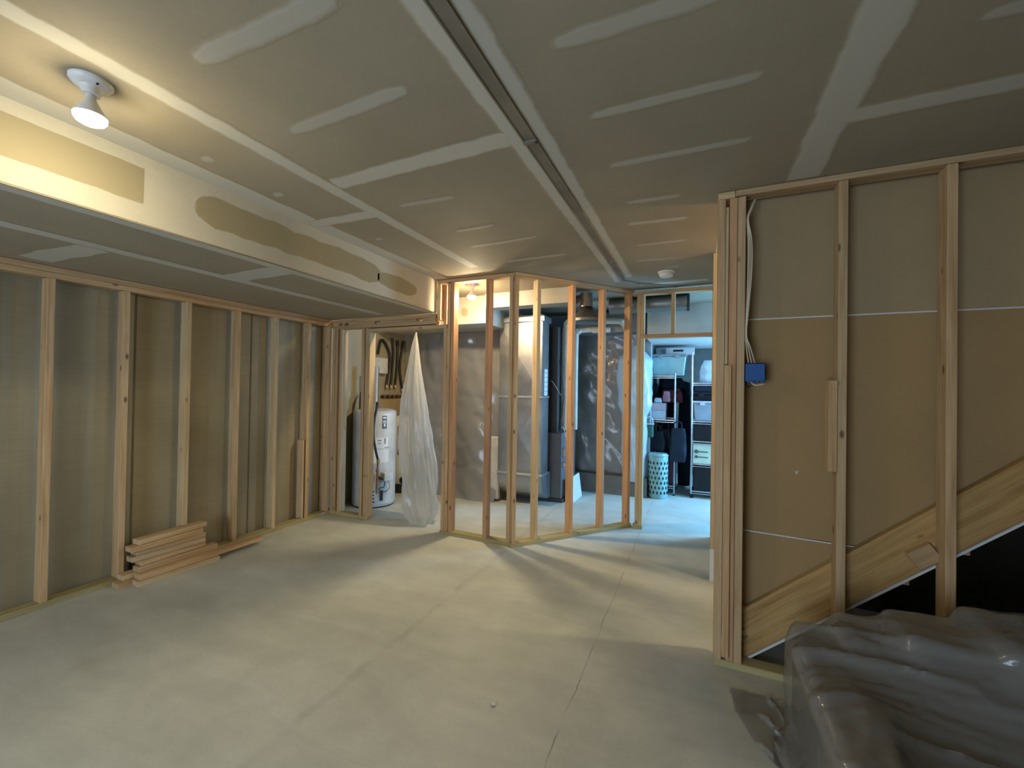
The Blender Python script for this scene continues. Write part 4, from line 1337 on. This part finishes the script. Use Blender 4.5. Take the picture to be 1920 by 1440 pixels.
def cloth_sim(x0, x1, y0, y1, h, z_start, steps, rng):
    nx, ny = int((x1 - x0) / h), int((y1 - y0) / h)
    X, Y = np.meshgrid(np.linspace(x0, x1, nx), np.linspace(y0, y1, ny), indexing='ij')
    P = np.stack([X, Y, np.full_like(X, z_start)], -1)
    for k in range(14):
        a = rng.uniform(0, PI)
        fq = rng.uniform(5, 16)
        P[..., 2] += 0.010 * np.sin(fq * (X * math.cos(a) + Y * math.sin(a)) + rng.uniform(0, 6))
    rest = h * 1.07
    V = np.zeros_like(P)
    dt = 0.02
    g = np.array([0, 0, -9.8])
    rb = 0.05

    def relax(A_, B_, L, k):
        dlt = B_ - A_
        ln = np.sqrt((dlt ** 2).sum(-1, keepdims=True)) + 1e-9
        c = dlt * (0.5 * k * (1 - L / ln))
        return c
    for s in range(steps):
        Q = P.copy()
        V += dt * g
        V *= 0.97
        P = P + V * dt
        for it in range(7):
            for off in (0, 1):
                a = P[off:nx - 1:2]
                b = P[off + 1:nx:2]
                n = min(len(a), len(b))
                c = relax(a[:n], b[:n], rest, 1.0)
                P[off:off + 2 * n:2] += c
                P[off + 1:off + 1 + 2 * n:2] -= c
                a = P[:, off:ny - 1:2]
                b = P[:, off + 1:ny:2]
                n = min(a.shape[1], b.shape[1])
                c = relax(a[:, :n], b[:, :n], rest, 1.0)
                P[:, off:off + 2 * n:2] += c
                P[:, off + 1:off + 1 + 2 * n:2] -= c
            c = relax(P[:-1, :-1], P[1:, 1:], rest * 1.414, 0.22)
            P[:-1, :-1] += c
            P[1:, 1:] -= c
            c = relax(P[1:, :-1], P[:-1, 1:], rest * 1.414, 0.22)
            P[1:, :-1] += c
            P[:-1, 1:] -= c
            c = relax(P[:-2], P[2:], rest * 2, 0.06)
            P[:-2] += c
            P[2:] -= c
            c = relax(P[:, :-2], P[:, 2:], rest * 2, 0.06)
            P[:, :-2] += c
            P[:, 2:] -= c
            # collisions
            hit = np.zeros(P.shape[:2], bool)
            for lo, hi in SOFA:
                cc = (np.array(lo) + np.array(hi)) / 2
                hh = (np.array(hi) - np.array(lo)) / 2 - rb
                q = P - cc
                qa = np.abs(q) - hh
                outside = np.maximum(qa, 0)
                dist = np.sqrt((outside ** 2).sum(-1)) + np.minimum(qa.max(-1), 0) - rb - 0.008
                m = dist < 0
                if m.any():
                    gr = np.where(outside > 0, outside * np.sign(q), 0)
                    nl = np.sqrt((gr ** 2).sum(-1, keepdims=True))
                    up = np.zeros_like(gr)
                    up[..., 2] = 1
                    gr = np.where(nl > 1e-6, gr / np.maximum(nl, 1e-6), up)
                    P[m] -= (gr * dist[..., None])[m]
                    hit |= m
            low = P[..., 2] < 0.006
            P[..., 2] = np.maximum(P[..., 2], 0.006)
            hit |= low
            P[..., 1] = np.minimum(P[..., 1], 2.568)
        V = (P - Q) / dt
        V[hit] *= 0.35
        sp_ = np.sqrt((V ** 2).sum(-1, keepdims=True))
        V *= np.minimum(1, 2.5 / np.maximum(sp_, 1e-6))
    return P, nx, ny


P, nx, ny = cloth_sim(0.18, 2.30, 0.55, 2.62, 0.018, 0.80, 110, np.random.default_rng(4))
def upsample(Q):
    A_ = np.empty((Q.shape[0] * 2 - 1,) + Q.shape[1:])
    A_[::2] = Q
    m_ = (Q[:-1] + Q[1:]) / 2
    e_ = np.concatenate([2 * Q[:1] - Q[1:2], Q, 2 * Q[-1:] - Q[-2:-1]])
    A_[1::2] = m_ + (m_ - (e_[:-3] + e_[3:]) / 2) / 8
    return A_


P = upsample(P)
P = upsample(P.transpose(1, 0, 2)).transpose(1, 0, 2)
nx, ny = P.shape[:2]
# crisp long folds of stiff plastic, raised along the surface normal
tu = np.gradient(P, axis=0)
tv = np.gradient(P, axis=1)
nrm = np.cross(tu, tv)
nrm /= np.maximum(np.linalg.norm(nrm, axis=-1, keepdims=True), 1e-9)
for i in range(nx):
    for j in range(ny):
        p = P[i, j]
        w1 = noise.noise(Vector((p[0] * 1.6, p[1] * 1.6, 4.0))) * 0.35
        a = 0.30 + w1 * 0.9
        u = p[0] * math.cos(a) + p[1] * math.sin(a)
        v = -p[0] * math.sin(a) + p[1] * math.cos(a) + 0.9 * p[2]
        r1 = 1 - min(1.0, abs(noise.noise(Vector((u * 1.1, v * 5.0 + w1, 1.3)))) * 3.2)
        r2_ = 1 - min(1.0, abs(noise.noise(Vector((u * 2.6 + 7, v * 11.0 - w1 * 3, 9.1)))) * 3.0)
        r3 = noise.noise(Vector((u * 7, v * 22, 2.2)))
        r4 = 1 - min(1.0, abs(noise.noise(Vector((u * 9 + v * 6, v * 17 - u * 5, 5.7)))) * 3.0)
        k = min(1.0, p[2] / 0.05)
        P[i, j] = p + nrm[i, j] * (0.25 + 0.75 * abs(nrm[i, j][2])) * (0.024 * r1 ** 3 + 0.009 * r2_ ** 3 + 0.004 * r4 ** 3 + 0.0012 * r3) * k
idx = np.arange(nx * ny).reshape(nx, ny)
quads = np.stack([idx[:-1, :-1], idx[1:, :-1], idx[1:, 1:], idx[:-1, 1:]], -1).reshape(-1, 4)
me = bpy.data.meshes.new('plastic_drop_sheet')
me.from_pydata([tuple(p) for p in P.reshape(-1, 3).tolist()], [], [tuple(q) for q in quads.tolist()])
smooth(me, 80)
dsx = link('plastic_drop_sheet', me, 'plastic_drape')
tag(dsx, 'dusty clear plastic drop sheet draped over the sofa in the foreground', 'plastic sheet')

# ------------------------------------------------------------------ scraps on the floor
bm = bmesh.new()
vs = [bm.verts.new(p) for p in ((-0.885, 1.79, 0.003), (-0.868, 1.783, 0.008), (-0.858, 1.80, 0.004), (-0.870, 1.812, 0.009), (-0.882, 1.805, 0.003))]
bm.faces.new(vs)
bmesh.ops.solidify(bm, geom=bm.faces[:], thickness=0.0015)
tag(from_bm('paper_scrap', bm, 'label_white'), 'tiny white paper scrap on the bare floor', 'scrap')
